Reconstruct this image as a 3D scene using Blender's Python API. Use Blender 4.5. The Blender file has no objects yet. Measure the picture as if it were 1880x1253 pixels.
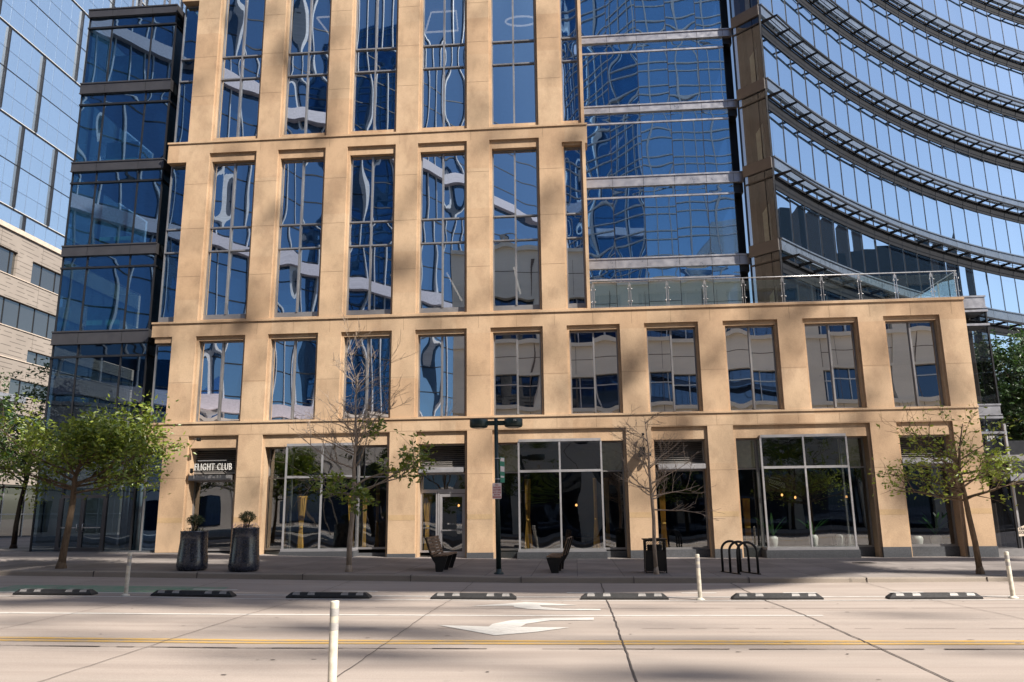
import bpy, math, random
from mathutils import Vector, Matrix
R = math.radians
rnd = random.Random(7)
sc = bpy.context.scene
col = sc.collection

# ------------------------------------------------------------------ helpers
def wloc(o):
    v = Vector((0, 0, 0))
    while o is not None:
        v += o.location
        o = o.parent
    return v

class MB:
    """collects faces; build() links them as ONE mesh object"""
    def __init__(s):
        s.v = []; s.f = []; s.m = []; s.sm = []
    def add(s, vs, fs, mi=0, smooth=False):
        b = len(s.v); s.v += [tuple(p) for p in vs]
        for f in fs:
            s.f.append(tuple(i + b for i in f)); s.m.append(mi); s.sm.append(smooth)
    def quad(s, a, b, c, d, mi=0):
        s.add([a, b, c, d], [(0, 1, 2, 3)], mi)
    def box(s, x0, x1, y0, y1, z0, z1, mi=0):
        s.add([(x0,y0,z0),(x1,y0,z0),(x1,y1,z0),(x0,y1,z0),(x0,y0,z1),(x1,y0,z1),(x1,y1,z1),(x0,y1,z1)],
              [(0,3,2,1),(4,5,6,7),(0,1,5,4),(1,2,6,5),(2,3,7,6),(3,0,4,7)], mi)
    def bar(s, p, q, w, h, mi=0, up=(0, 0, 1)):
        p = Vector(p); q = Vector(q); d = (q - p).normalized(); u = Vector(up)
        if abs(d.dot(u)) > .99: u = Vector((1, 0, 0))
        a = d.cross(u).normalized(); u = a.cross(d)
        vs = []
        for e in (p, q):
            for i, j in ((-1,-1),(1,-1),(1,1),(-1,1)):
                vs.append(e + a * (w / 2 * i) + u * (h / 2 * j))
        s.add(vs, [(0,1,2,3),(7,6,5,4),(0,4,5,1),(1,5,6,2),(2,6,7,3),(3,7,4,0)], mi)
    def tube(s, pts, rads, n=8, mi=0, cap=True, smooth=True):
        pts = [Vector(p) for p in pts]
        if not isinstance(rads, (list, tuple)): rads = [rads] * len(pts)
        vs = []; prev = None
        for i, p in enumerate(pts):
            d = (pts[min(i + 1, len(pts) - 1)] - pts[max(i - 1, 0)])
            if d.length < 1e-9: d = Vector((0, 0, 1))
            d.normalize()
            if prev is None:
                a = d.cross(Vector((0, 0, 1)))
                if a.length < .05: a = d.cross(Vector((0, 1, 0)))
            else:
                a = prev - d * prev.dot(d)
            a.normalize(); prev = a; b = d.cross(a)
            for k in range(n):
                t = 2 * math.pi * k / n
                vs.append(p + (a * math.cos(t) + b * math.sin(t)) * rads[i])
        fs = []
        for i in range(len(pts) - 1):
            for k in range(n):
                fs.append((i*n+k, i*n+(k+1) % n, (i+1)*n+(k+1) % n, (i+1)*n+k))
        if cap:
            fs.append(tuple(range(n))[::-1]); fs.append(tuple((len(pts)-1)*n + k for k in range(n)))
        s.add(vs, fs, mi, smooth)
    def lathe(s, prof, c, n=28, mi=0, cap=True, wob=None):
        vs = []
        for r, z in prof:
            for k in range(n):
                t = 2 * math.pi * k / n
                q = 1 if wob is None else wob(t, z)
                vs.append((c[0] + r*q*math.cos(t), c[1] + r*q*math.sin(t), c[2] + z))
        fs = []
        for i in range(len(prof) - 1):
            for k in range(n):
                fs.append((i*n+k, i*n+(k+1) % n, (i+1)*n+(k+1) % n, (i+1)*n+k))
        if cap:
            fs.append(tuple(range(n))[::-1]); fs.append(tuple((len(prof)-1)*n + k for k in range(n)))
        s.add(vs, fs, mi, True)
    def wall(s, x0, x1, z0, z1, holes, y, mi=0):
        xs = sorted({x0, x1, *[h[0] for h in holes], *[h[1] for h in holes]})
        zs = sorted({z0, z1, *[h[2] for h in holes], *[h[3] for h in holes]})
        xs = [x for x in xs if x0 <= x <= x1]; zs = [z for z in zs if z0 <= z <= z1]
        for i in range(len(xs) - 1):
            for j in range(len(zs) - 1):
                cx = (xs[i] + xs[i+1]) / 2; cz = (zs[j] + zs[j+1]) / 2
                if any(h[0] < cx < h[1] and h[2] < cz < h[3] for h in holes): continue
                s.quad((xs[i],y,zs[j]), (xs[i+1],y,zs[j]), (xs[i+1],y,zs[j+1]), (xs[i],y,zs[j+1]), mi)
    def reveal(s, h, y0, y1, mi=0, bottom=True):
        a, b, c, d = h
        s.quad((a,y0,c),(a,y0,d),(a,y1,d),(a,y1,c), mi)
        s.quad((b,y0,c),(b,y1,c),(b,y1,d),(b,y0,d), mi)
        s.quad((a,y0,d),(b,y0,d),(b,y1,d),(a,y1,d), mi)
        if bottom: s.quad((a,y0,c),(a,y1,c),(b,y1,c),(b,y0,c), mi)
    def build(s, name, mats, parent=None, local=False):
        off = Vector((0, 0, 0)) if (local or parent is None) else wloc(parent)
        me = bpy.data.meshes.new(name)
        me.from_pydata([tuple(Vector(p) - off) for p in s.v], [], s.f)
        if not isinstance(mats, (list, tuple)): mats = [mats]
        for m in mats: me.materials.append(m)
        me.polygons.foreach_set('material_index', s.m)
        me.polygons.foreach_set('use_smooth', s.sm)
        me.update()
        o = bpy.data.objects.new(name, me); col.objects.link(o)
        if parent is not None: o.parent = parent
        return o

def tag(o, label=None, cat=None, group=None, kind=None):
    if label: o['label'] = label
    if cat: o['category'] = cat
    if group: o['group'] = group
    if kind: o['kind'] = kind
    return o
def thing(name, label, cat, loc=(0, 0, 0), rz=0, group=None):
    o = bpy.data.objects.new(name, None); col.objects.link(o)
    o.empty_display_size = .2
    o.location = loc; o.rotation_euler = (0, 0, rz)
    return tag(o, label, cat, group)
def struct(o): return tag(o, kind='structure')
def copy_tree(o, parent=None):
    c = o.copy(); col.objects.link(c); c.parent = parent
    for ch in [x for x in bpy.data.objects if x.parent == o]: copy_tree(ch, c)
    return c
def text_mesh(mb, txt, size, M, mi=0, sx=1.0, off=0.0, ext=.004, align='CENTER', spacing=1.0, sub=2):
    cu = bpy.data.curves.new('text_curve', 'FONT'); cu.body = txt; cu.size = size
    cu.align_x = align; cu.extrude = ext; cu.offset = off; cu.resolution_u = sub; cu.space_character = spacing
    ob = bpy.data.objects.new('text_curve', cu); col.objects.link(ob)
    dg = bpy.context.evaluated_depsgraph_get(); dg.update()
    me = bpy.data.meshes.new_from_object(ob.evaluated_get(dg))
    S = M @ Matrix.Diagonal((sx, 1, 1, 1))
    mb.add([S @ v.co for v in me.vertices], [tuple(p.vertices) for p in me.polygons], mi)
    bpy.data.objects.remove(ob); bpy.data.curves.remove(cu); bpy.data.meshes.remove(me)
def lerp(xs, zs, x):
    if x <= xs[0]: return zs[0]
    if x >= xs[-1]: return zs[-1]
    for i in range(len(xs) - 1):
        if x <= xs[i+1]:
            t = (x - xs[i]) / (xs[i+1] - xs[i]); return zs[i] + t * (zs[i+1] - zs[i])

# ------------------------------------------------------------------ materials
class NT:
    def __init__(s, name):
        s.m = bpy.data.materials.new(name); s.m.use_nodes = True
        s.t = s.m.node_tree; s.t.nodes.clear()
        s.out = s.n('ShaderNodeOutputMaterial')
    def n(s, typ, **kw):
        d = s.t.nodes.new(typ)
        for k, v in kw.items():
            if k in d.inputs: d.inputs[k].default_value = v
            else: setattr(d, k, v)
        return d
    def l(s, a, b): s.t.links.new(a, b)
    def noise(s, vec, scale, detail=4, rough=.55):
        d = s.n('ShaderNodeTexNoise'); d.inputs['Scale'].default_value = scale
        d.inputs['Detail'].default_value = detail; d.inputs['Roughness'].default_value = rough
        s.l(vec, d.inputs['Vector']); return d.outputs['Fac']
    def ramp(s, fac, stops):
        d = s.n('ShaderNodeValToRGB'); e = d.color_ramp.elements
        while len(e) < len(stops): e.new(.5)
        for i, (p, c) in enumerate(stops):
            e[i].position = p; e[i].color = (c[0], c[1], c[2], 1) if not isinstance(c, (int, float)) else (c, c, c, 1)
        s.l(fac, d.inputs['Fac']); return d.outputs['Color']
    def mix(s, fac, a, b, typ='MIX'):
        d = s.n('ShaderNodeMix', data_type='RGBA', blend_type=typ)
        for sock, v in ((d.inputs['Factor'], fac), (d.inputs[6], a), (d.inputs[7], b)):
            if isinstance(v, (int, float)): sock.default_value = v
            elif isinstance(v, tuple): sock.default_value = (*v[:3], 1)
            else: s.l(v, sock)
        return d.outputs[2]
    def math(s, op, a, b=0.0):
        d = s.n('ShaderNodeMath', operation=op)
        for sock, v in zip(d.inputs, (a, b)):
            if isinstance(v, (int, float)): sock.default_value = v
            else: s.l(v, sock)
        return d.outputs[0]
    def bump(s, h, strength=.3, dist=.01):
        d = s.n('ShaderNodeBump'); d.inputs['Strength'].default_value = strength; d.inputs['Distance'].default_value = dist
        s.l(h, d.inputs['Height']); return d.outputs['Normal']
    def bsdf(s, colr, rough=.6, metal=0.0, normal=None, spec=.5, coat=0.0):
        d = s.n('ShaderNodeBsdfPrincipled')
        for k, v in (('Base Color', colr), ('Roughness', rough)):
            if isinstance(v, tuple): d.inputs[k].default_value = (*v[:3], 1)
            elif isinstance(v, (int, float)): d.inputs[k].default_value = v
            else: s.l(v, d.inputs[k])
        d.inputs['Metallic'].default_value = metal; d.inputs['Specular IOR Level'].default_value = spec
        d.inputs['Coat Weight'].default_value = coat
        if normal is not None: s.l(normal, d.inputs['Normal'])
        s.l(d.outputs[0], s.out.inputs[0]); return d
    def pos(s): return s.n('ShaderNodeNewGeometry').outputs['Position']
    def obj(s): return s.n('ShaderNodeTexCoord').outputs['Object']
    def mapping(s, vec, scale=(1, 1, 1)):
        d = s.n('ShaderNodeMapping'); d.inputs['Scale'].default_value = scale; s.l(vec, d.inputs['Vector']); return d.outputs[0]

def plain(name, c, rough=.5, metal=0.0, var=.15, scale=6, bump=0.0, spec=.5, coat=0.0):
    t = NT(name); p = t.obj(); f = t.noise(p, scale, 5)
    a = tuple(x * (1 - var) for x in c); b = tuple(min(1, x * (1 + var)) for x in c)
    cc = t.ramp(f, [(.3, a), (.7, b)])
    r = t.ramp(t.noise(p, scale * 3, 3), [(.3, max(0, rough - .08)), (.7, min(1, rough + .08))])
    t.bsdf(cc, r, metal, t.bump(t.noise(p, scale * 8, 3), bump, .01) if bump else None, spec, coat)
    return t.m
def emit(name, c, s):
    t = NT(name); d = t.n('ShaderNodeEmission'); d.inputs[0].default_value = (*c, 1); d.inputs[1].default_value = s
    t.l(d.outputs[0], t.out.inputs[0]); return t.m
def glass(name, tint, refl, gcol=(.85, .93, 1), pw=3.0):
    t = NT(name); lw = t.n('ShaderNodeLayerWeight'); lw.inputs['Blend'].default_value = .5
    fac = t.math('ADD', t.math('MULTIPLY', t.math('POWER', lw.outputs['Facing'], pw), 1 - refl), refl)
    tr = t.n('ShaderNodeBsdfTransparent'); tr.inputs[0].default_value = (*tint, 1)
    g = t.n('ShaderNodeBsdfGlossy'); g.inputs['Color'].default_value = (*gcol, 1); g.inputs['Roughness'].default_value = .004
    mx = t.n('ShaderNodeMixShader'); t.l(fac, mx.inputs[0]); t.l(tr.outputs[0], mx.inputs[1]); t.l(g.outputs[0], mx.inputs[2])
    t.l(mx.outputs[0], t.out.inputs[0]); return t.m
def mirror_glass(name, body, refl, gcol, bump=0.0, scale=.5):
    t = NT(name); lw = t.n('ShaderNodeLayerWeight'); lw.inputs['Blend'].default_value = .5
    fac = t.math('ADD', t.math('MULTIPLY', t.math('POWER', lw.outputs['Facing'], 3.0), 1 - refl), refl)
    df = t.n('ShaderNodeBsdfDiffuse'); df.inputs[0].default_value = (*body, 1)
    g = t.n('ShaderNodeBsdfGlossy'); g.inputs['Roughness'].default_value = .01
    oi = t.n('ShaderNodeNewGeometry'); t.l(t.mix(1.0, gcol, t.ramp(oi.outputs['Random Per Island'], [(0, .90), (1, 1.04)]), 'MULTIPLY'), g.inputs['Color'])
    if bump: t.l(t.bump(t.noise(t.pos(), scale, 1), 1.0, bump), g.inputs['Normal'])
    mx = t.n('ShaderNodeMixShader'); t.l(fac, mx.inputs[0]); t.l(df.outputs[0], mx.inputs[1]); t.l(g.outputs[0], mx.inputs[2])
    t.l(mx.outputs[0], t.out.inputs[0]); return t.m

def stone_mat(name, base=(.515, .36, .228)):
    t = NT(name); p = t.pos()
    b = Vector(base)
    big = t.ramp(t.noise(p, .55, 5, .6), [(.34, tuple(b * .74)), (.5, tuple(b)), (.66, tuple(Vector((b.x * 1.08, b.y * 1.1, b.z * 1.14))))])
    slab = t.n('ShaderNodeTexWhiteNoise', noise_dimensions='3D')
    sn = t.n('ShaderNodeVectorMath', operation='SNAP'); sn.inputs[1].default_value = (1.506, 50, 1.75); t.l(p, sn.inputs[0]); t.l(sn.outputs[0], slab.inputs[0])
    c = t.mix(.5, big, t.ramp(slab.outputs['Value'], [(0, (b.x*.86, b.y*.80, b.z*.76)), (1, (b.x * 1.06, b.y * 1.12, b.z * 1.18))]))
    stain = t.ramp(t.noise(t.mapping(p, (1.2, 1.2, .85)), 1.1, 6, .65), [(.48, 0), (.70, .55)])
    c = t.mix(stain, c, tuple(Vector((b.x * .66, b.y * .62, b.z * .62))))
    sk = t.ramp(t.noise(t.mapping(p, (2.2, 2.2, 1.3)), 1.0, 6, .7), [(.50, 1.0), (.70, .85)])
    c = t.mix(1.0, c, sk, 'MULTIPLY')
    fine = t.ramp(t.noise(p, 26, 6, .7), [(.3, .82), (.7, 1.10)])
    c = t.mix(1.0, c, fine, 'MULTIPLY')
    pits = t.ramp(t.noise(p, 70, 2, .5), [(.68, 1.0), (.78, .72)])
    c = t.mix(1.0, c, pits, 'MULTIPLY')
    t.bsdf(c, .82, 0, t.bump(t.noise(p, 45, 5, .7), .25, .006), .25)
    return t.m
def concrete_mat(name, base, scale=1.0, streak=True):
    t = NT(name); p = t.pos(); b = Vector(base)
    c = t.ramp(t.noise(t.mapping(p, (.35, 1.4, 1)), .6 * scale, 6, .6), [(.3, tuple(b * .84)), (.52, tuple(b)), (.72, tuple(b * 1.12))])
    st = t.ramp(t.noise(t.mapping(p, (.06, 2.2, 1)), 1.0, 6, .65), [(.42, 0), (.72, .7)])
    if streak: c = t.mix(st, c, tuple(Vector((b.x * .74, b.y * .71, b.z * .7))))
    fine = t.ramp(t.noise(p, 55, 5, .75), [(.28, .8), (.72, 1.14)])
    c = t.mix(1.0, c, fine, 'MULTIPLY')
    spots = t.ramp(t.noise(t.mapping(p, (1, 2, 1)), 3.2, 3, .5), [(.70, 1.0), (.76, .7)])
    c = t.mix(1.0, c, spots, 'MULTIPLY')
    t.bsdf(c, .88, 0, t.bump(t.noise(p, 80, 4, .7), .25, .006), .2)
    return t.m
def paving_mat(name, base):
    t = NT(name); p = t.pos(); b = Vector(base)
    c = t.ramp(t.noise(p, .8, 6, .6), [(.3, tuple(b * .8)), (.7, tuple(b * 1.15))])
    sl = t.n('ShaderNodeTexWhiteNoise', noise_dimensions='3D'); sn = t.n('ShaderNodeVectorMath', operation='SNAP')
    sn.inputs[1].default_value = (1.25, 1.05, 50); t.l(p, sn.inputs[0]); t.l(sn.outputs[0], sl.inputs[0])
    c = t.mix(1.0, c, t.ramp(sl.outputs['Value'], [(0, .82), (1, 1.1)]), 'MULTIPLY')
    sp = t.n('ShaderNodeSeparateXYZ'); t.l(p, sp.inputs[0])
    lx = t.math('LESS_THAN', t.math('FLOORED_MODULO', sp.outputs[0], 1.25), .022)
    ly = t.math('LESS_THAN', t.math('FLOORED_MODULO', sp.outputs[1], 1.05), .022)
    c = t.mix(t.math('MULTIPLY', t.math('MAXIMUM', lx, ly), .75), c, tuple(b * .35))
    c = t.mix(1.0, c, t.ramp(t.noise(p, 50, 4, .7), [(.3, .85), (.7, 1.1)]), 'MULTIPLY')
    t.bsdf(c, .85, 0, t.bump(t.noise(p, 60, 4), .2, .005), .25)
    return t.m
def paint_mat(name, c, under=(.31, .27, .235), wear=.5):
    t = NT(name); p = t.pos()
    w = t.ramp(t.noise(t.mapping(p, (.7, 3, 1)), 5, 6, .75), [(wear, 0), (wear + .16, .75)])
    cc = t.mix(w, c, under)
    cc = t.mix(1.0, cc, t.ramp(t.noise(p, 60, 4), [(.3, .88), (.7, 1.05)]), 'MULTIPLY')
    t.bsdf(cc, .75, 0, None, .3); return t.m
def leaf_mat(name, c0, c1, trans=.35):
    t = NT(name); g = t.n('ShaderNodeNewGeometry')
    c = t.ramp(g.outputs['Random Per Island'], [(0, c0), (1, c1)])
    d = t.n('ShaderNodeBsdfDiffuse'); t.l(c, d.inputs[0])
    tl = t.n('ShaderNodeBsdfTranslucent'); t.l(t.mix(1.0, c, (1.2, 1.25, .6), 'MULTIPLY'), tl.inputs[0])
    mx = t.n('ShaderNodeMixShader'); mx.inputs[0].default_value = trans; t.l(d.outputs[0], mx.inputs[1]); t.l(tl.outputs[0], mx.inputs[2])
    gl = t.n('ShaderNodeBsdfGlossy'); gl.inputs['Roughness'].default_value = .45; gl.inputs[0].default_value = (1, 1, 1, 1)
    m2 = t.n('ShaderNodeMixShader'); m2.inputs[0].default_value = .05; t.l(mx.outputs[0], m2.inputs[1]); t.l(gl.outputs[0], m2.inputs[2])
    t.l(m2.outputs[0], t.out.inputs[0]); return t.m
def bark_mat(name, c):
    t = NT(name); p = t.pos(); b = Vector(c)
    cc = t.ramp(t.noise(t.mapping(p, (6, 6, 1.2)), 4, 6, .7), [(.3, tuple(b * .55)), (.7, tuple(b * 1.35))])
    t.bsdf(cc, .9, 0, t.bump(t.noise(t.mapping(p, (8, 8, 1.5)), 5, 5, .7), .5, .02), .2); return t.m
def siding_mat(name, base):
    t = NT(name); p = t.pos(); b = Vector(base)
    c = t.ramp(t.noise(p, .4, 5), [(.3, tuple(b * .9)), (.7, tuple(b * 1.08))])
    sp = t.n('ShaderNodeSeparateXYZ'); t.l(p, sp.inputs[0])
    row = t.math('FLOORED_MODULO', sp.outputs[2], .30)
    br = t.noise(t.mapping(p, (1, .9, 3.33)), 1.0, 1)
    ln = t.math('MULTIPLY', t.math('LESS_THAN', row, .05), t.math('GREATER_THAN', br, .47))
    c = t.mix(t.math('MULTIPLY', ln, .72), c, tuple(b * .25))
    vj = t.math('LESS_THAN', t.math('FLOORED_MODULO', sp.outputs[1], 4.2), .05)
    c = t.mix(t.math('MULTIPLY', vj, .6), c, tuple(b * .35))
    t.bsdf(c, .8, 0, None, .3); return t.m

M = {}
M['stone'] = stone_mat('sandstone')
M['stone_band'] = stone_mat('sandstone_course', (.49, .335, .185))
M['joint'] = plain('mortar_joint', (.22, .15, .09), .9)
M['granite'] = plain('granite', (.075, .078, .085), .45, 0, .35, 30, .1)
M['frame'] = plain('window_frame_metal', (.30, .29, .29), .38, .6, .08, 3)
M['frame_light'] = plain('storefront_metal', (.46, .45, .46), .36, .6, .08, 3)
M['frame_dark'] = plain('dark_anodised_metal', (.028, .029, .033), .35, .4, .15, 4)
M['spandrel_dark'] = plain('dark_spandrel_metal', (.085, .082, .088), .38, .55, .1, 1.5)
M['spandrel_light'] = plain('light_spandrel_metal', (.36, .36, .39), .34, .7, .08, 1.2)
M['fascia'] = plain('tower_fascia_metal', (.17, .205, .255), .30, .6, .1, 1.2)
M['end_fascia'] = plain('end_fascia_paint', (.10, .092, .09), .55, .0, .08, 1.5)
M['shade'] = plain('sunshade_metal', (.011, .012, .015), .6, 0, .15, 4, 0, .2)
M['blade'] = plain('sunshade_blade_metal', (.34, .38, .44), .35, .6, .08, 4)
M['steel'] = plain('brushed_steel', (.44, .43, .43), .3, .7, .08, 6)
M['louver'] = plain('louver_metal', (.30, .28, .26), .45, .5, .1, 6)
M['glass_up'] = glass('office_glass', (.22, .32, .40), .66, (.84, .92, 1.0))
M['glass_low'] = glass('second_floor_glass', (.22, .26, .30), .80, (.98, .96, .94))
M['opp_window'] = mirror_glass('opposite_window_glass', (.012, .018, .03), .12, (.4, .6, 1.0))
M['glass_dark'] = glass('dark_bay_glass', (.30, .44, .48), .40, (.52, .74, .98))
M['glass_entrance'] = glass('entrance_glass', (.30, .36, .40), .16, (.7, .85, 1.0))
M['glass_blue'] = glass('blue_wing_glass', (.14, .26, .40), .80, (.82, .94, 1.0))
M['glass_shop'] = glass('shop_glass', (.72, .76, .74), .22, (.9, .95, 1.0))
M['glass_rail'] = glass('railing_glass', (.88, .94, .93), .06, (.95, 1, 1))
M['glass_brown'] = glass('corner_glass', (.55, .55, .55), .10, (.50, .58, .75))
M['glass_tower'] = mirror_glass('curved_tower_glass', (.03, .06, .11), .80, (.80, .91, 1.0), .004, .35)
M['glass_pale'] = mirror_glass('pale_tower_glass', (.30, .42, .58), .70, (.92, .97, 1.0), .003, .5)
M['glass_far'] = mirror_glass('opposite_glass', (.008, .03, .075), .26, (.42, .68, 1.0))
M['glass_grid'] = mirror_glass('opposite_blue_glass', (.05, .19, .48), .50, (.55, .78, 1.0))
M['room'] = plain('office_interior', (.16, .17, .20), .8)
M['brown_room'] = plain('brown_interior', (.085, .074, .068), .7)
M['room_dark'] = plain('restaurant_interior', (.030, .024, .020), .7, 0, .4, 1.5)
M['cabinet'] = plain('pale_cabinet', (.55, .62, .52), .6)
M['aqua'] = glass('aqua_partition_glass', (.25, .55, .50), .25, (.7, 1.0, .95))
M['aqua_panel'] = plain('aqua_panel', (.20, .48, .45), .5)
M['lamp_warm'] = emit('warm_lamp', (.80, .50, .34), 1.6)
M['bulb'] = emit('warm_bulb', (1.0, .45, .14), 1.6)
M['reflected_script'] = plain('cream_script', (.62, .58, .48), .6)
M['gold'] = plain('gold_curtain', (.66, .39, .085), .75, 0, .25, 3)
M['white_pot'] = plain('white_ceramic', (.72, .71, .68), .35)
M['planter'] = plain('black_glaze', (.020, .024, .040), .25, 0, .5, 5, .5, .6, .5)
M['iron'] = plain('black_iron', (.012, .012, .012), .45, .3)
M['pole'] = plain('dark_green_paint', (.012, .028, .026), .4, .1, .2, 5)
M['lens'] = plain('lamp_lens', (.55, .50, .42), .3)
M['wood'] = plain('weathered_wood', (.17, .105, .062), .8, 0, .5, 9, .3)
M['rubber'] = plain('black_rubber', (.018, .017, .017), .75, 0, .3, 14, .2)
M['reflector'] = plain('grey_reflector', (.27, .255, .24), .5, 0, .2, 20)
M['post'] = plain('cream_plastic_post', (.60, .55, .45), .6, 0, .3, 9)
M['post_band'] = plain('grey_reflective_band', (.37, .355, .34), .45, 0, .12, 30)
M['white_sign'] = plain('sign_white', (.74, .66, .66), .45, 0, .05)
M['red_sign'] = plain('sign_red', (.42, .05, .06), .45, 0, .1)
M['green_sign'] = plain('sign_green', (.01, .20, .13), .45, 0, .1)
M['ink'] = plain('black_ink', (.02, .02, .02), .6)
M['letters'] = plain('white_letters', (.60, .59, .56), .5, 0, .05)
M['sign_panel'] = plain('cream_board', (.62, .52, .42), .6)
M['road'] = concrete_mat('road_concrete', (.375, .318, .275))
M['pavement'] = paving_mat('pavement_slabs', (.22, .195, .18))
M['kerb'] = concrete_mat('kerb_concrete', (.28, .24, .20), 2, False)
M['ground'] = concrete_mat('ground_concrete', (.24, .22, .2))
M['crack'] = plain('tar_joint', (.06, .048, .042), .9, 0, .4, 12)
M['crack_soft'] = plain('worn_joint', (.17, .135, .115), .9, 0, .3, 12)
M['white_paint'] = paint_mat('white_road_paint', (.60, .575, .53), wear=.50)
M['yellow_paint'] = paint_mat('yellow_road_paint', (.52, .32, .085), wear=.46)
M['green_paint'] = paint_mat('green_lane_paint', (.10, .26, .16), wear=.40)
M['leaf_bright'] = leaf_mat('bright_leaves', (.17, .24, .025), (.38, .43, .06))
M['leaf_mid'] = leaf_mat('mid_green_leaves', (.075, .14, .014), (.30, .35, .04))
M['leaf_dark'] = leaf_mat('dark_green_leaves', (.018, .05, .010), (.05, .105, .02), .25)
M['leaf_shrub'] = leaf_mat('shrub_leaves', (.02, .045, .010), (.06, .085, .015), .2)
M['leaf_palm'] = leaf_mat('palm_leaves', (.03, .13, .03), (.08, .22, .06), .3)
M['flower'] = plain('violet_flowers', (.12, .08, .42), .7)
M['bark'] = bark_mat('brown_bark', (.15, .105, .07))
M['bark_pale'] = bark_mat('grey_bark', (.34, .27, .21))
M['bark_dark'] = bark_mat('dark_bark', (.045, .032, .024))
M['siding'] = siding_mat('beige_panels', (.33, .285, .245))
M['siding_glass'] = mirror_glass('ribbon_window_glass', (.05, .05, .048), .25, (.75, .75, .72))
M['beige_opp'] = concrete_mat('opposite_beige_concrete', (.80, .74, .64), .5, False)
M['pink_opp'] = concrete_mat('opposite_pink_concrete', (.78, .68, .60), .5, False)
M['lilac'] = plain('pale_band_metal', (.50, .48, .56), .5)
M['fin'] = plain('white_fin_metal', (.52, .56, .62), .4)
M['soil'] = plain('planter_soil', (.05, .035, .025), .9, 0, .4, 20)

# ------------------------------------------------------------------ ground
KX = [-16,-12.4,-8.7,-5,-1.7,1.6,4.8,8.1,11.3]
KT = [.37,.33,.25,.20,.12,.10,.07,.05,.05]
GT = [.25,.18,.11,.04,-.02,-.05,-.06,-.06,-.05]
BX = [-21.2,-18.5,-16,-13,-6.9,-2.4,2,5.4,10.6,14.9]
BZ = [.50,.46,.42,.35,.19,.11,.09,.08,.06,.04]
PX = [-13.3,-10.1,-7.2,-4.1,-1.4,1.3,3.9,6.65,9.3]
PZ = [.09,.06,0,-.03,-.06,-.07,-.08,-.08,-.08]
ROWS = [(-9.0, KX, GT), (-12.7, PX, PZ), (-15.9, [-10.9,-5.9,-1.2,4.15], [.07,.03,0,-.01]), (-18.9, [-8.6,-4.7,0], [.05,.01,0]), (-26.0, [0, 1], [0, 0])]
def gz(x, y):
    if y >= -9.0: return lerp(KX, GT, x)
    for i in range(len(ROWS) - 1):
        y0, y1 = ROWS[i][0], ROWS[i+1][0]
        if y >= y1:
            t = (y0 - y) / (y0 - y1)
            return lerp(ROWS[i][1], ROWS[i][2], x) * (1 - t) + lerp(ROWS[i+1][1], ROWS[i+1][2], x) * t
    return 0.0
def pz(x, y):
    t = min(1, max(0, (y + 9.0) / 8.5))
    return lerp(KX, KT, x) * (1 - t) + lerp(BX, BZ, x) * t

def sheet(mb, xs, ys, zf, dz=0.0, mi=0):
    nx = len(xs)
    mb.add([(x, y, zf(x, y) + dz) for y in ys for x in xs],
           [(j*nx+i, j*nx+i+1, (j+1)*nx+i+1, (j+1)*nx+i) for j in range(len(ys)-1) for i in range(nx-1)], mi, True)
def frange(a, b, st):
    n = max(1, int(math.ceil((b - a) / st - 1e-9))); return [a + (b - a) * i / n for i in range(n + 1)]
XG = [x * .5 for x in range(-130, 111)]
mb = MB(); mb.quad((-900,-900,-.6),(900,-900,-.6),(900,900,-.6),(-900,900,-.6)); struct(mb.build('ground', M['ground']))
mb = MB(); sheet(mb, XG, [-26.0,-24,-22,-20.5,-18.9,-17.4,-15.9,-14.3,-12.7,-11.5,-10.2,-9.0], gz); struct(mb.build('road', M['road']))
mb = MB(); sheet(mb, XG, [-8.82,-7,-5,-3,-1.5,-.5,3,30,110], pz); struct(mb.build('pavement', M['pavement']))
mb = MB()
for i in range(len(XG) - 1):
    a, b = XG[i], XG[i+1]
    za, zb = lerp(KX, KT, a), lerp(KX, KT, b); ga, gb = lerp(KX, GT, a) - .05, lerp(KX, GT, b) - .05
    mb.quad((a,-9.03,ga),(b,-9.03,gb),(b,-9.01,zb-.02),(a,-9.01,za-.02))
    mb.quad((a,-9.01,za-.02),(b,-9.01,zb-.02),(b,-8.985,zb+.003),(a,-8.985,za+.003))
    mb.quad((a,-8.985,za+.003),(b,-8.985,zb+.003),(b,-8.80,zb+.004),(a,-8.80,za+.004))
for x in frange(-40, 40, 3.05):
    z = lerp(KX, KT, x); mb.box(x-.008, x+.008, -9.034, -8.8, lerp(KX, GT, x)-.02, z+.006, 1)
struct(mb.build('kerb', [M['kerb'], M['crack']]))
mb = MB(); mb.box(-140, 90, -34, -26, -.5, .16); struct(mb.build('far_pavement', M['ground']))

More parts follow.
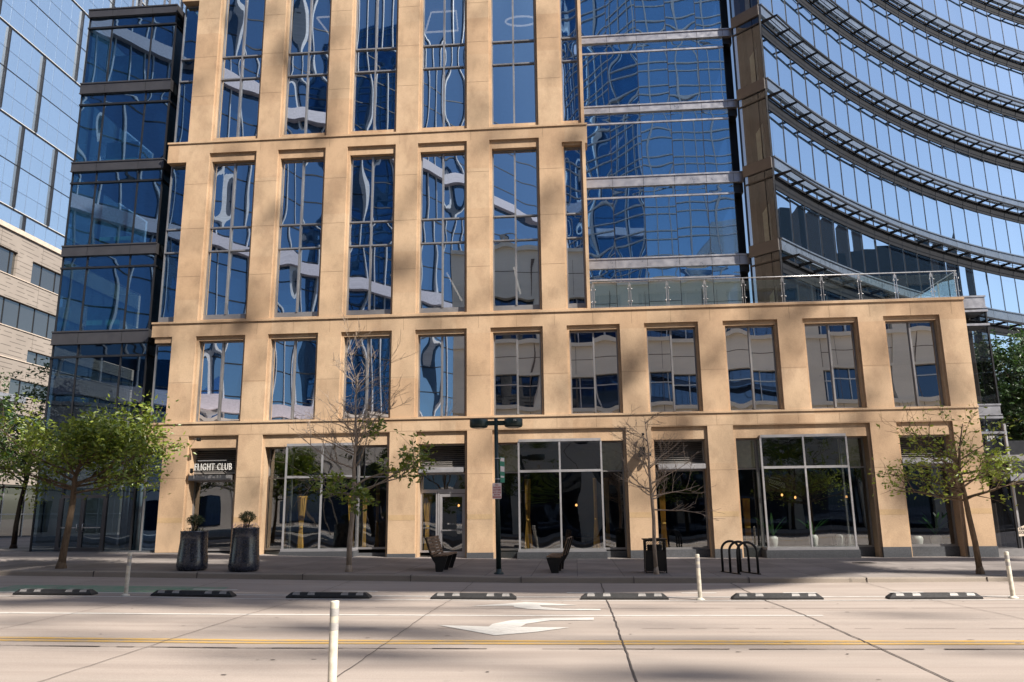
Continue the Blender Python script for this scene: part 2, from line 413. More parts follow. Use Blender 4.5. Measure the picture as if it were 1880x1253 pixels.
def strip(mb, x0, x1, y0, y1, dz=.006, mi=0):
    xs = sorted({x0, x1, *[x for x in XG if x0 < x < x1]})
    ys = sorted({y0, y1, *[r[0] for r in ROWS if y0 < r[0] < y1]})
    sheet(mb, xs, ys, gz, dz, mi)
mb = MB()
strip(mb, -60, 4.25, -15.97, -15.83)
strip(mb, -60, 50, -12.30, -12.18); strip(mb, -60, 50, -13.02, -12.90)
for a, b in ((-5.9,-4.75),(-.25,.42),(2.4,3.2),(4.7,5.45),(7.05,7.8),(-9.3,-8.2)): strip(mb, a, b, -11.45, -11.33)
def arrow(flip, dx, dy):
    P = [(-2.3,-17.17),(-1.45,-17.30),(-1.42,-16.99),(-1.13,-16.53),(-.58,-16.26),(.27,-16.2),(.26,-16.51),(-.48,-16.57),(-.87,-16.99),(-.93,-17.34),(-.15,-17.4),(-.65,-17.88),(-1.26,-18.23)]
    tri = [(0,1,12),(1,9,12),(9,11,12),(9,10,11),(1,2,8),(1,8,9),(2,3,8),(3,7,8),(3,4,7),(4,6,7),(4,5,6)]
    pts = []
    for x, y in P:
        if flip: y = -16.2 - (y + 16.2) * .82
        pts.append((x + dx, y + dy, gz(x + dx, y + dy) + .008))
    mb.add(pts, [t if not flip else t[::-1] for t in tri], 0)
arrow(False, 0, 0); arrow(True, .16, 1.17)
struct(mb.build('white_road_markings', M['white_paint']))
mb = MB(); strip(mb, -60, 50, -18.81, -18.67); strip(mb, -60, 50, -19.03, -18.89); struct(mb.build('yellow_centre_lines', M['yellow_paint']))
mb = MB(); strip(mb, -14.2, -8.6, -12.15, -10.9, .004); struct(mb.build('green_lane_marking', M['green_paint']))
mb = MB()
for x in (-16.1,-12.75,-9.4,-6.05,-2.75,.62,3.95,7.3,10.6,13.9): 
    ys = frange(-26, -9.03, .25); j = [rnd.uniform(-.012, .012) for _ in ys]
    w = .011 if x in (.62, 3.95) else .006
    for i in range(len(ys) - 1):
        a, b = ys[i], ys[i+1]; xa, xb = x + j[i], x + j[i+1]
        mb.quad((xa-w,a,gz(x,a)+.011),(xa+w,a,gz(x,a)+.011),(xb+w,b,gz(x,b)+.011),(xb-w,b,gz(x,b)+.011), 0)
xs = frange(-40, 40, .25)
for i in range(len(xs) - 1):
    a, b = xs[i], xs[i+1]
    if rnd.random() < .93:
        w = rnd.uniform(.008, .03); y = -19.40
        mb.quad((a,y-w,gz(a,y)+.009),(b,y-w,gz(b,y)+.009),(b,y+w,gz(b,y)+.009),(a,y+w,gz(a,y)+.009), 0 if rnd.random() < .6 else 1)
    if rnd.random() < .9:
        y = -14.62 - .02 * math.sin(a * .3)
        mb.quad((a,y-.012,gz(a,y)+.007),(b,y-.012,gz(b,y)+.007),(b,y+.012,gz(b,y)+.007),(a,y+.012,gz(a,y)+.007), 1)
    if -6 < a < 8 and rnd.random() < .5:
        y = -17.5; mb.quad((a,y-.01,gz(a,y)+.007),(b,y-.01,gz(b,y)+.007),(b,y+.01,gz(b,y)+.007),(a,y+.01,gz(a,y)+.007), 1)
for _ in range(40):
    x = rnd.uniform(-9, 11); y = rnd.uniform(-22, -13); w = rnd.uniform(.02, .07); h = rnd.uniform(.01, .03)
    n = 7; c = [(x + w*math.cos(6.283*k/n)*rnd.uniform(.6,1), y + h*math.sin(6.283*k/n)*rnd.uniform(.6,1), gz(x, y) + .008) for k in range(n)]
    mb.add(c, [tuple(range(n))], 0)
struct(mb.build('road_joints', [M['crack'], M['crack_soft']]))
mb = MB(); n = 24
mb.lathe([(.38,0),(.38,.006),(.30,.008)], (9.3, -3.4, pz(9.3,-3.4)), n)
for k in range(6): mb.box(9.05, 9.55, -3.62 + k*.08, -3.59 + k*.08, pz(9.3,-3.4)+.009, pz(9.3,-3.4)+.013, 1)
tag(mb.build('manhole_cover', [M['crack'], M['iron']]), 'round dark manhole cover set in the pavement before the right shop window', 'manhole cover')

# ------------------------------------------------------------------ pillowed panes
def pane(mb, x0, x1, z0, z1, y, n=7, amp=.0028, tilt=.003, mi=0, frame=None):
    """one sheet of slightly bowed glass; frame maps (u along, w out, z) to the world for walls that are not parallel to x"""
    b = rnd.uniform(-.35, 1.0) * amp; tx = rnd.uniform(-tilt, tilt); tz = rnd.uniform(-tilt, tilt)
    c1 = rnd.uniform(-.22, .22) * amp; c2 = rnd.uniform(-.15, .15) * amp; ph = rnd.uniform(0, 6.28)
    w, h = x1 - x0, z1 - z0; nz = max(n, int(n * min(2.5, h / max(w, .1)))) ; vs = []
    for j in range(nz + 1):
        for i in range(n + 1):
            u = i / n * 2 - 1; v = j / nz * 2 - 1
            d = b * (1 - u*u) * (1 - v**4) + c1 * math.sin(2.2*u + 1.3*v + ph) + c2 * math.sin(3.1*v + ph) * (1 - u*u) + tx * u * w / 2 + tz * v * h / 2
            p = (x0 + w * i / n, y + d, z0 + h * j / nz)
            vs.append(p if frame is None else frame(p))
    mb.add(vs, [(j*(n+1)+i, j*(n+1)+i+1, (j+1)*(n+1)+i+1, (j+1)*(n+1)+i) for j in range(nz) for i in range(n)], mi, True)

# ------------------------------------------------------------------ stone building
PITCH = 3.012
def ck(k): return -14.16 + PITCH * (k - 1)
YF, YR, YW = -.50, -.40, -.20
bld = thing('stone_office_building', 'tan sandstone office building with tall blue windows, street level shops and dark glass corner bay', 'building', (0, 0, 0))
GF = [(-15.2,-13.15),(-12.18,-7.1),(-6.06,-4.07),(-3.1,2.0),(2.95,5.05),(6.0,11.0),(11.95,13.96)]
XL, XRt, XUp = -16.2, 14.93, .83
TOP = 31.0
rec, opn = [], []
for a, b in GF: rec.append((a, b, -.4, 4.9)); opn.append((a + .09, b - .1, -.4, 4.42))
for k in range(1, 11): rec.append((ck(k)-1.035, ck(k)+1.035, 5.44, 8.95)); opn.append((ck(k)-.94, ck(k)+.94, 5.47, 8.77))
rec3, op3 = [], []
for k in range(1, 6):
    rec3.append((ck(k)-1.035, ck(k)+1.035, 9.62, 17.0)); op3.append((ck(k)-.94, ck(k)+.94, 9.66, 16.64))
    rec3.append((ck(k)-1.035, ck(k)+1.035, 17.57, TOP+2)); op3.append((ck(k)-.94, ck(k)+.94, 17.74, TOP+1))
rec3 += [(-.13, .70, 9.62, 16.75), (-.13, .70, 17.57, TOP+2)]; op3 += [(-.06, .655, 9.66, 16.64), (-.06, .655, 17.74, TOP+1)]
mb = MB()
mb.wall(XL, XRt, -.4, 9.57, rec, YF); mb.wall(XL, XUp, 9.57, TOP, rec3, YF)
for h in rec + rec3: mb.reveal(h, YF, YR)
for r, o in zip(rec + rec3, opn + op3): mb.wall(r[0], r[1], r[2], r[3], [o], YR)
for i, o in enumerate(opn + op3): mb.reveal(o, YR, .2 if i < len(GF) else -.08)
# returns
mb.quad((XUp,YF,9.57),(XUp,6.0,9.57),(XUp,6.0,TOP),(XUp,YF,TOP)); mb.quad((XRt,YF,-.4),(XRt,4,-.4),(XRt,4,9.57),(XRt,YF,9.57))
mb.quad((XL,YF,-.4),(XL,YF,TOP),(XL,1.6,TOP),(XL,1.6,-.4))
# bands that run past the left and right ends
mb.box(-17.08, XL, YF, 0.2, 4.93, 5.40); mb.box(-17.08, XL, YF, .2, 8.96, 9.54); mb.box(-17.05, XL, YF, .2, 16.62, 17.5)
mb.box(-17.0, XL, YF+.05, .2, 4.45, 4.93); mb.box(XUp, .92, YF, .2, 16.66, 17.50); mb.box(-16.95, XL, YF+.06, .2, 8.72, 8.96)
mb.box(-17.0, XL, YF, .3, 24.45, 24.9)
# projecting ledges
mb.box(-17.1, XRt+.015, YF-.045, YF-.003, 5.375, 5.445); mb.box(-17.1, XUp+.02, YF-.05, YF-.003, 9.50, 9.575)
mb.box(XUp+.02, XRt+.02, YF-.05, -.1, 9.50, 9.60); mb.box(-17.08, .94, YF-.045, YF-.003, 17.47, 17.545)
# joints, 3 mm proud
def jv(x, z0, z1): mb.box(x-.005, x+.005, YF-.003, YF+.002, z0, z1, 1)
def jh(x0, x1, z): mb.box(x0, x1, YF-.003, YF+.002, z-.005, z+.005, 1)
for k in range(1, 11):
    for x in (ck(k)-.0, ck(k)+PITCH/2):
        if x < XRt - .3: jv(x, 4.93, 5.37); jv(x, 8.96, 9.5)
    if k < 7 and ck(k) < .5: jv(ck(k)+1.2 if k < 6 else .5, 17.02, 17.46)
piers2 = [(XL, ck(1)-1.035)] + [(ck(k)+1.035, ck(k+1)-1.035) for k in range(1, 10)] + [(ck(10)+1.035, XRt)]
for a, b in piers2: jh(a, b, 7.05)
for a, b in [(XL, ck(1)-1.035)] + [(ck(k)+1.035, ck(k+1)-1.035) for k in range(1, 5)] + [(ck(5)+1.035, -.13)]:
    for z in (11.5, 13.6, 15.6, 19.7, 21.6, 23.5, 25.5): jh(a, b, z)
edges = [XL] + [e for p in GF for e in p] + [XRt]
piers1 = [(edges[i], edges[i+1]) for i in range(0, len(edges), 2)]
for a, b in piers1:
    jh(a, b, 3.25); jh(a, b, 4.92)
    mb.box(a+.004, b-.004, YF-.004, YF+.002, 1.55, 1.74, 2)
for a, b in GF: jh(a, b, 4.93)
mb.build('stone_wall', [M['stone'], M['joint'], M['stone_band']], bld)
# granite base course
mb = MB()
def gtop(x): return lerp([-16, -7, 0, 8, 15], [.44, .32, .36, .42, .42], x)
for a, b in piers1:
    za = gtop((a+b)/2); mb = MB(); mb.box(a-.012, b+.012, YF-.03, .22, -.4, za); mb.build('granite_base', M['granite'], bld)
for i, (a, b) in enumerate(GF):
    if i != 2: mb = MB(); mb.box(a+.013, b-.013, -.02 if i not in (1, 3, 5) else .06, .3, -.4, gtop((a+b)/2) - .02); mb.build('granite_sill', M['granite'], bld)
# roof, terrace, floors behind the glass
mb = MB()
mb.box(XUp, XRt-.02, -.1, 24, 9.3, 9.47)
mb.build('terrace_floor', M['ground'], bld)
mb = MB()
for z in (5.05, 9.15, 13.15, 17.2, 21.2, 25.3, 29.3):
    x1 = XUp - .05 if z > 9 else XRt - .05
    mb.box(XL+.05, x1, .25, 7.5, z, z + .35)
mb.box(XL+.05, XUp-.05, 7.5, 7.7, 5, TOP); mb.box(XUp-.05, XRt-.05, 7.5, 7.7, 5, 9.3)
for x in [ck(k) + PITCH/2 for k in (2, 5, 8)]: mb.box(x-.08, x+.08, 1.5, 7.5, 5.4, 9.15)
for x in [ck(k) + PITCH/2 for k in (1, 3, 4)]: mb.box(x-.08, x+.08, 2.5, 7.5, 9.5, TOP)
mb.box(XL+.02, XL+.05, .3, 7.6, 5.1, TOP); mb.box(XUp-.08, XUp-.05, .3, 7.6, 9.6, TOP); mb.box(XRt-.08, XRt-.05, .3, 7.6, 5.1, 9.3)
mb.build('office_floors', M['room'], bld)
mb = MB()
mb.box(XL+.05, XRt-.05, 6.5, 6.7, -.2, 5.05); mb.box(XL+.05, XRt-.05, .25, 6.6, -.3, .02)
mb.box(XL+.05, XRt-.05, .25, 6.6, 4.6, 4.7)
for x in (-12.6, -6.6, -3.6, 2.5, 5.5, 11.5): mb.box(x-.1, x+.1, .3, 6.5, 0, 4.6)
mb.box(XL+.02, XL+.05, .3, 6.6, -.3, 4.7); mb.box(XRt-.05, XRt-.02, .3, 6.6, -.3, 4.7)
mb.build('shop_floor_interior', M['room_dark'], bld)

def window(x0, x1, z0, z1, trans=(), sill=0.0, mull=True, gl='glass_up'):
    f = MB(); y0, y1 = YW, YW + .09; t = .05
    f.box(x0, x0+t, y0, y1, z0, z1); f.box(x1-t, x1, y0, y1, z0, z1)
    f.box(x0+t, x1-t, y0, y1, z1-t, z1); f.box(x0+t, x1-t, y0, y1, z0, z0+t+sill)
    xm = (x0 + x1) / 2; cuts = [z0 + t + sill] + sorted(trans) + [z1 - t]
    if mull: f.box(xm-.033, xm+.033, y0-.035, y1, z0+t+sill, z1-t)
    for z in trans:
        for a, b in (((x0+t, xm-.033), (xm+.033, x1-t)) if mull else ((x0+t, x1-t),)): f.box(a, b, y0-.03, y1, z-.03, z+.03)
    w = f.build('window', M['frame'], bld)
    g = MB()
    for i in range(len(cuts) - 1):
        for a, b in (((x0+t, xm), (xm, x1-t)) if mull else ((x0+t, x1-t),)):
            pane(g, a, b, cuts[i], cuts[i+1], YW + .055)
    g.build('pane', M[gl], w)
for k in range(1, 11): window(ck(k)-.94, ck(k)+.94, 5.47, 8.77, gl='glass_low')
for k in range(1, 6):
    window(ck(k)-.94, ck(k)+.94, 9.66, 16.64, (12.66, 13.70), .2)
    window(ck(k)-.94, ck(k)+.94, 17.74, 28.0, (20.63, 21.72, 25.0))
window(-.06, .655, 9.66, 16.64, (12.66, 13.70), .2, False); window(-.06, .655, 17.74, 28.0, (20.63, 21.72, 25.0), 0, False)
window(-17.02, -16.22, 5.43, 8.70, (), 0, False, 'glass_dark'); window(-17.02, -16.22, 9.62, 16.6, (12.66, 13.7), .2, False, 'glass_dark'); window(-17.0, -16.22, 17.6, 24.4, (20.63, 21.72), 0, False, 'glass_dark')
window(-17.0, -16.22, .44, 4.44, (3.0,), 0, False, 'glass_dark')

# ------------------------------------------------------------------ shop fronts
YS = .12
def louver(x0, x1, z0, z1, y=-.02):
    m = MB(); m.box(x0, x1, y+.1, y+.14, z0, z1, 1)
    m.box(x0, x0+.06, y, y+.1, z0, z1); m.box(x1-.06, x1, y, y+.1, z0, z1); m.box(x0, x1, y-.005, y+.1, z1-.06, z1+.001); m.box(x0, x1, y-.005, y+.1, z0-.001, z0+.06)
    n = int((z1 - z0 - .14) / .075)
    for i in range(n):
        z = z0 + .1 + i * .075
        m.quad((x0+.06,y+.01,z-.02),(x1-.06,y+.01,z-.02),(x1-.06,y+.08,z+.035),(x0+.06,y+.08,z+.035))
    m.build('louver', [M['louver'], M['iron']], bld)
def beam(x0, x1, z, y0=-.42, mat='frame_light'):
    m = MB(); m.box(x0, x1, y0, .1, z, z+.20); m.box(x0-.01, x1+.01, y0-.012, y0, z+.02, z+.18)
    m.build('awning_beam', M[mat], bld)
def shop_frame(x0, x1, z0, z1, y, vert=(), hor=(), t=.055, name='storefront', mat='frame_light'):
    f = MB(); xs = [x0] + list(vert) + [x1]; zs = [z0] + list(hor) + [z1]
    f.box(x0, x0+t, y-.05, y+.06, z0, z1); f.box(x1-t, x1, y-.05, y+.06, z0, z1)
    f.box(x0+t, x1-t, y-.052, y+.06, z1-t, z1); f.box(x0+t, x1-t, y-.052, y+.06, z0, z0+t*1.4)
    for v in vert: f.box(v-t/2, v+t/2, y-.06, y+.06, z0+t*1.4, z1-t)
    for h in hor:
        for i in range(len(xs)-1):
            a = xs[i] + (t if i == 0 else t/2); b = xs[i+1] - (t if i == len(xs)-2 else t/2)
            f.box(a, b, y-.057, y+.06, h-t/2, h+t/2)
    o = f.build(name, M[mat], bld); g = MB()
    for i in range(len(xs)-1):
        for j in range(len(zs)-1): pane(g, xs[i]+.02, xs[i+1]-.02, zs[j]+.02, zs[j+1]-.02, y, 5, .008, .003)
    g.build('shop_pane', M['glass_shop'], o); return o
# door bay and sign bay
a, b = GF[0][0]+.09, GF[0][1]-.1
louver(a, b, 3.42, 4.42); beam(a+.02, b-.12, 3.16, -.45, 'frame')
shop_frame(a, b, .46, 3.16, YS, (), (), mat='frame')
a, b = GF[2][0]+.09, GF[2][1]-.1
louver(a, b, 3.50, 4.42); beam(a+.01, b-.06, 3.31)
shop_frame(a, b, 2.62, 3.31, YS); shop_frame(a, a+.66, .33, 2.62, YS)
d = MB(); dx0, dx1 = a+.68, b
d.box(dx0, dx0+.06, YS-.06, YS+.06, .12, 2.62); d.box(dx1-.06, dx1, YS-.06, YS+.06, .12, 2.62); d.box(dx0+.06, dx1-.06, YS-.06, YS+.06, 2.54, 2.619)
d.box(dx0+.07, dx0+.17, YS-.05, YS+.04, .14, 2.52); d.box(dx1-.17, dx1-.07, YS-.05, YS+.04, .14, 2.52); d.box(dx0+.17, dx1-.17, YS-.05, YS+.04, 2.41, 2.52); d.box(dx0+.17, dx1-.17, YS-.05, YS+.04, .14, .36)
do = d.build('door', M['frame_light'], bld)
g = MB(); pane(g, dx0+.16, dx1-.16, .35, 2.42, YS, 4, .005, .002); g.build('door_pane', M['glass_shop'], do)
g = MB(); g.bar((dx0+.17, YS-.08, 1.15), (dx1-.17, YS-.08, 1.15), .03, .05); g.build('push_bar', M['steel'], do)
mb = MB(); text_mesh(mb, '1959 16th St', .085, Matrix.Translation((dx0+.55, YS-.012, 1.36)) @ Matrix.Rotation(R(90), 4, 'X'), 0, .8, 0, .001); 
mb.box(a, b, -.3, .3, -.3, .115, 1); mb.build('door_step', [M['letters'], M['granite']], bld)
for gi in (4, 6):
    a, b = GF[gi][0]+.09, GF[gi][1]-.1
    louver(a, b, 3.52, 4.42); beam(a+.14 if gi == 4 else a+.02, b-.04, 3.30 if gi == 4 else 3.36)
    shop_frame(a, b, gtop(a)-.02, 3.30 if gi == 4 else 3.36, YS, (), (), mat='frame')
def bump_front(gi, xa, xb, xm, base, hor):
    a, b = GF[gi][0]+.09, GF[gi][1]-.1
    shop_frame(a, xa, base, 4.42, YS, (), (hor,), mat='frame'); shop_frame(xb, b, base, 4.42, YS, (), (hor,), mat='frame')
    y = -.68
    f = MB(); t = .065
    f.box(xa, xb, y-.03, YS, 4.40, 4.50)
    for x in (xa, xb): f.box(x-t/2, x+t/2, y-.012, y+.06, base+.07, 4.40)
    f.box(xm-t/2, xm+t/2, y-.02, y+.06, base+.07, 4.40)
    for p, q in ((xa+t/2, xm-t/2), (xm+t/2, xb-t/2)): f.box(p, q, y-.016, y+.05, hor-.045, hor+.045)
    f.box(xa-.06, xb+.06, y-.05, YS, base-.03, base+.07)
    o = f.build('storefront', M['frame_light'], bld); g = MB()
    for p, q in ((xa, xm), (xm, xb)):
        for z0, z1 in ((base+.07, hor), (hor, 4.40)): pane(g, p+.02, q-.02, z0, z1, y+.02, 6, .010, .003)
    for x in (xa, xb):
        for z0, z1 in ((base+.07, hor), (hor, 4.40)): g.quad((x,y+.06,z0),(x,YS-.06,z0),(x,YS-.06,z1),(x,y+.06,z1))
    g.build('shop_pane', M['glass_shop'], o)
    m = MB(); m.box(xa-.10, xb+.10, y-.06, .05, -.3, base-.032); m.build('granite_plinth', M['granite'], bld)
bump_front(1, -11.1, -8.45, -9.68, .47, 3.22)
bump_front(3, -2.08, 1.03, -.53, .38, 3.30)
bump_front(5, 6.93, 10.02, 8.47, .38, 3.30)
# dark blinds behind the upper shop panes
mb = MB()
for a, b in ((-3.0,-2.1),(1.05,1.9),(6.1,6.9),(10.05,10.8)): mb.box(a, b, .35, .37, 3.35, 4.38)
mb.build('roller_blind', plain('olive_blind', (.66, .62, .42), .8), bld)

# ------------------------------------------------------------------ dark glass corner bay (left end)
bx0, bx1, by = -21.6, -17.5, 0.0
bay = MB(); bay.box(bx0+.1, bx1-.1, 6.0, 6.2, .4, 24.2)
for z in (4.5, 8.85, 12.72, 16.61, 20.36): bay.box(bx0+.1, bx1-.1, .15, 6.0, z, z+.4)
bay.box(bx0+.08, bx1-.08, .1, 6.2, 24.2, 24.6)
bayo = bay.build('glass_bay', M['room'], bld)
SP = [(8.85, 9.43), (12.72, 13.21), (16.61, 17.07), (20.36, 20.90), (24.21, 24.64)]
xv = [bx0, -20.5, -18.6, bx1]
for i, (za, zb) in enumerate(SP):
    m = MB(); m.box(bx0-.06, bx1+.06, by-.10, by+.12, za, zb)
    m.box(bx1-.06, bx1+.06, by+.12, 2.2, za, zb); m.box(bx0-.06, bx0+.06, by+.12, 3.5, za, zb)
    for x in xv[1:3]: m.box(x-.008, x+.008, by-.104, by-.10, za, zb, 1)
    m.box(bx0-.07, bx1+.07, by-.13, by-.10, zb-.06, zb, 0); m.box(bx0-.07, bx1+.07, by-.13, by-.10, za, za+.04, 0)
    m.build('spandrel', [M['spandrel_dark'], M['iron']], bayo)
    z0 = .5 if i == 0 else SP[i-1][1]; zt = za - .52
    rows = [(z0, zt), (zt, za)] if i else [(z0, 3.3), (3.3, 4.9), (4.9, zt), (zt, za)]
    g = MB()
    for (p, q) in rows:
        for a, b in zip(xv[:-1], xv[1:]):
            if i == 0 and p < 1 and a == -20.5: continue
            pane(g, a, b, p, q, by, 8, .004, .003)
        g.quad((bx1,by,p),(bx1,2.2,p),(bx1,2.2,q),(bx1,by,q)); g.quad((bx0,by,p),(bx0,6,p),(bx0,6,q),(bx0,by,q))
    g.build('glass_pane', M['glass_dark'] if i else M['glass_entrance'], bayo)
    f = MB(); f.box(bx0-.05, bx1+.05, by-.07, by+.03, zt-.04, zt+.04); f.box(bx1-.05, bx1+.05, by+.03, 2.2, zt-.04, zt+.04)
    for x in xv: f.box(x-.03, x+.03, by-.03, by+.04, z0, za)
    f.build('mullion', M['frame_dark'], bayo)
# slot between the bay and the stone
m = MB(); m.box(bx1, -16.9, 2.2, 2.3, .4, 24.6); m.build('slot_wall', M['frame_dark'], bayo)
m = MB()
for z in (9.0, 12.9, 16.8, 20.5, 24.3): m.box(bx1+.06, -17.02, .6, 2.2, z, z+.45)
m.build('slot_band', M['spandrel_dark'], bayo)
# aqua partitions seen through the bay
m = MB()
for z, h, x in ((20.95, 2.2, -21.2), (17.1, 1.6, -21.1), (13.3, .8, -21.0), (9.5, 1.4, -21.2)): m.box(x, x+1.5, 1.4, 1.45, z, z+h)
m.box(-20.1, -19.2, 1.6, 1.66, 21.0, 22.3); m.box(-19.9,-18.6, 2.6, 3.2, 21.5, 21.7)
m.build('glass_partition', M['aqua_panel'], bayo)
# rooftop posts on the bay
m = MB()
for x in (-20.15, -19.75, -18.6, -18.35, -17.75): m.bar((x, .8, 24.6), (x, .8, 26.2), .07, .07)
m.bar((-21, .8, 26.0), (-17.4, .8, 26.0), .05, .05)
m.build('roof_rail', M['steel'], bayo)
# entrance double door under the bay
m = MB(); z0, z1 = .49, 2.55
for x in (-20.5, -19.58, -18.66): m.box(x-.075, x+.075, by-.06, by+.08, z0, z1)
m.box(-20.5, -18.66, by-.055, by+.08, z1, z1+.12); m.box(-20.42, -18.74, by-.05, by+.06, z0, z0+.14)
dd = m.build('door', M['spandrel_dark'], bld)
g = MB(); pane(g, -20.43, -19.65, .6, 2.55, by, 4, .004, .002); pane(g, -19.51, -18.73, .6, 2.55, by, 4, .004, .002); pane(g, -20.5, -18.66, 2.67, 3.3, by, 4); g.build('door_pane', M['glass_entrance'], dd)
g = MB()
for x in (-19.70, -19.46):
    g.tube([(x, by-.06, 1.25), (x, by-.13, 1.27), (x, by-.13, 1.53), (x, by-.06, 1.55)], .014, 6)
    g.bar((x - .7 if x < -19.6 else x, by-.07, 1.4), (x if x < -19.6 else x+.7, by-.07, 1.4), .02, .035)
g.build('door_handle', M['steel'], dd)
m = MB()
for x in (-18.1, -17.45): m.tube([(x, .5, .45), (x, .5, 4.9)], .11, 14)
m.build('white_column', M['fin'], bayo)
m = MB(); m.box(bx0-.2, -16.2, by-.25, 6, .1, .5); m.build('entrance_plinth', M['granite'], bld)

# ------------------------------------------------------------------ blue glass wing set back behind the terrace
wing = MB(); wing.box(XUp, 8.7, 12, 12.2, 9.4, 34)
for z in (13.2, 17.4, 21.36, 25.3, 29.4): wing.box(XUp, 8.6, 6.25, 12, z, z+.35)
wing.box(XUp, 8.7, 6.1, 12.2, 33.8, 34.1)
wo = wing.build('blue_glass_wing', M['room'], bld)
RS = [(13.20, 13.72), (17.39, 17.93), (21.36, 21.78), (25.31, 25.75), (29.3, 29.75), (33.3, 33.75)]
rx = [.95, 2.28, 3.80, 5.32, 6.85, 8.15]
Y6 = 6.0
for i, (za, zb) in enumerate(RS):
    m = MB(); m.box(rx[0], 8.62, Y6-.09, Y6+.1, za, zb); m.box(rx[0], 8.62, Y6-.13, Y6-.09, zb-.07, zb); m.box(rx[0], 8.62, Y6-.115, Y6-.09, za, za+.05)
    for x in rx[1:]: m.box(x-.008, x+.008, Y6-.094, Y6-.09, za+.05, zb-.07, 1)
    m.build('spandrel', [M['spandrel_light'], M['iron']], wo)
    z0 = 9.47 if i == 0 else RS[i-1][1]; zt = za - .55; g = MB(); f = MB()
    for p, q in ((z0, zt), (zt, za)):
        for a, b in zip(rx[:-1], rx[1:]): pane(g, a, b, p, q, Y6, 9, .0035, .002)
    g.build('glass_pane', M['glass_blue'], wo)
    f.box(rx[0], rx[-1], Y6-.05, Y6+.03, zt-.04, zt+.04, 0)
    for x in rx: f.box(x-.014, x+.014, Y6-.02, Y6+.04, z0, za, 1)
    f.build('mullion', [M['spandrel_light'], M['frame_dark']], wo)
m = MB(); m.box(8.15, 8.7, 6.8, 6.9, 9.4, 34)
for z in (12.9, 16.9, 21, 25, 29): m.box(8.16, 8.62, 6.1, 6.8, z, z+.5)
m.build('slot_wall', M['frame_dark'], wo)
# small terrace planter seen through the railing
# ------------------------------------------------------------------ glass railing on the terrace
rl = MB(); YRl = -.30
rl.tube([(.93, YRl, 10.70), (14.9, YRl, 10.70), (14.9, 5.5, 10.70)], .025, 8)
rl.bar((.93, YRl, 9.63), (14.9, YRl, 9.63), .10, .06)
ro = rl.build('glass_railing', M['steel'], bld)
pxs = [.95, 2.4, 3.87, 5.33, 6.82, 8.33, 9.82, 11.24, 12.6, 13.95, 14.86]
for x in pxs:
    p = MB(); p.box(x-.05, x-.035, YRl-.02, YRl+.02, 9.6, 10.62); p.box(x+.035, x+.05, YRl-.02, YRl+.02, 9.6, 10.62); p.bar((x, YRl, 10.5), (x, YRl, 10.7), .03, .03)
    for z in (9.9, 10.4):
        for s in (-1, 1): p.lathe([(.012,-.02),(.035,-.012),(.035,.012),(.012,.02)], (x+s*.075, YRl-.02, z), 8)
    p.build('rail_post', M['steel'], ro)
for a, b in zip(pxs[:-1], pxs[1:]):
    g = MB(); g.box(a+.06, b-.06, YRl-.006, YRl+.006, 9.72, 10.58); g.build('railing_pane', M['glass_rail'], ro)
g = MB(); g.box(14.855, 14.867, YRl+.1, 5.4, 9.72, 10.58); g.build('railing_pane', M['glass_rail'], ro)
p = MB()
for y in (1.2, 2.8, 4.4): p.box(14.84, 14.88, y-.03, y+.03, 9.6, 10.65)
p.build('rail_post', M['steel'], ro)

# ------------------------------------------------------------------ glass corner pier at the right end
pr = MB(); px0, px1, py = 14.96, 15.84, -.2
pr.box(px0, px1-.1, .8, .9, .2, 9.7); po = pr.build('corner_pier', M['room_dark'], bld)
for za, zb in ((9.2, 9.70), (5.10, 5.53)): m = MB(); m.box(px0, px1, py-.06, py+.9, za, zb); m.box(px0, px1+.03, py-.09, py-.06, zb-.06, zb); m.box(px0, px1+.03, py-.09, py-.06, za, za+.05); m.build('pier_band', M['spandrel_light'], po)
for z in (9.06, 8.52, 4.98, 4.42, 2.93): m = MB(); m.box(px0, px1+.05, py-.08, py+.9, z, z+.085); m.build('pier_trim', M['spandrel_light'], po)
g = MB()
for z0, z1 in ((8.6, 9.06), (5.53, 8.52), (4.5, 4.98), (3.0, 4.42), (.35, 2.93)):
    pane(g, px0, px1, z0, z1, py, 5, .008, .003); g.quad((px1,py,z0),(px1,py+.9,z0),(px1,py+.9,z1),(px1,py,z1))
g.build('pier_pane', M['glass_brown'], po)
f = MB(); f.box(px1-.035, px1+.02, py-.04, py+.04, .3, 9.06); f.build('mullion', M['frame_dark'], po)
f = MB(); f.box(px0, px1+.1, py-.1, .9, -.2, .32); f.build('pier_base', M['frame'], po)
m = MB(); m.box(15.17, 15.53, py-.05, py-.03, 4.20, 4.36, 0); text_mesh(m, '1959', .17, Matrix.Translation((15.35, py-.055, 4.22)) @ Matrix.Rotation(R(90), 4, 'X'), 1, .85, .004, .002)
m.build('number_plate', [M['ink'], M['letters']], po)
# low canopy beside the pier, with its posts and dark glazing
cn = thing('entrance_canopy', 'grey metal canopy with slim posts at the far right end of the stone building', 'canopy', (16.6, 1.5, 0))
m = MB(); m.box(15.1, 16.42, -.9, .9, 3.40, 3.60); m.build('canopy_beam', M['frame'], cn)
m = MB(); m.box(15.9, 24.0, .3, 6.0, 2.72, 2.98); m.build('canopy_roof', M['spandrel_light'], cn)
m = MB(); m.box(15.95, 30, 5.6, 5.7, -.2, 4.6); m.build('glazed_wall', M['frame_dark'], cn)
for x in (16.55, 17.9, 19.4):
    m = MB(); m.bar((x, 1.0, -.1), (x, 1.0, 4.9), .07, .07); m.build('post', M['frame_light'], cn)
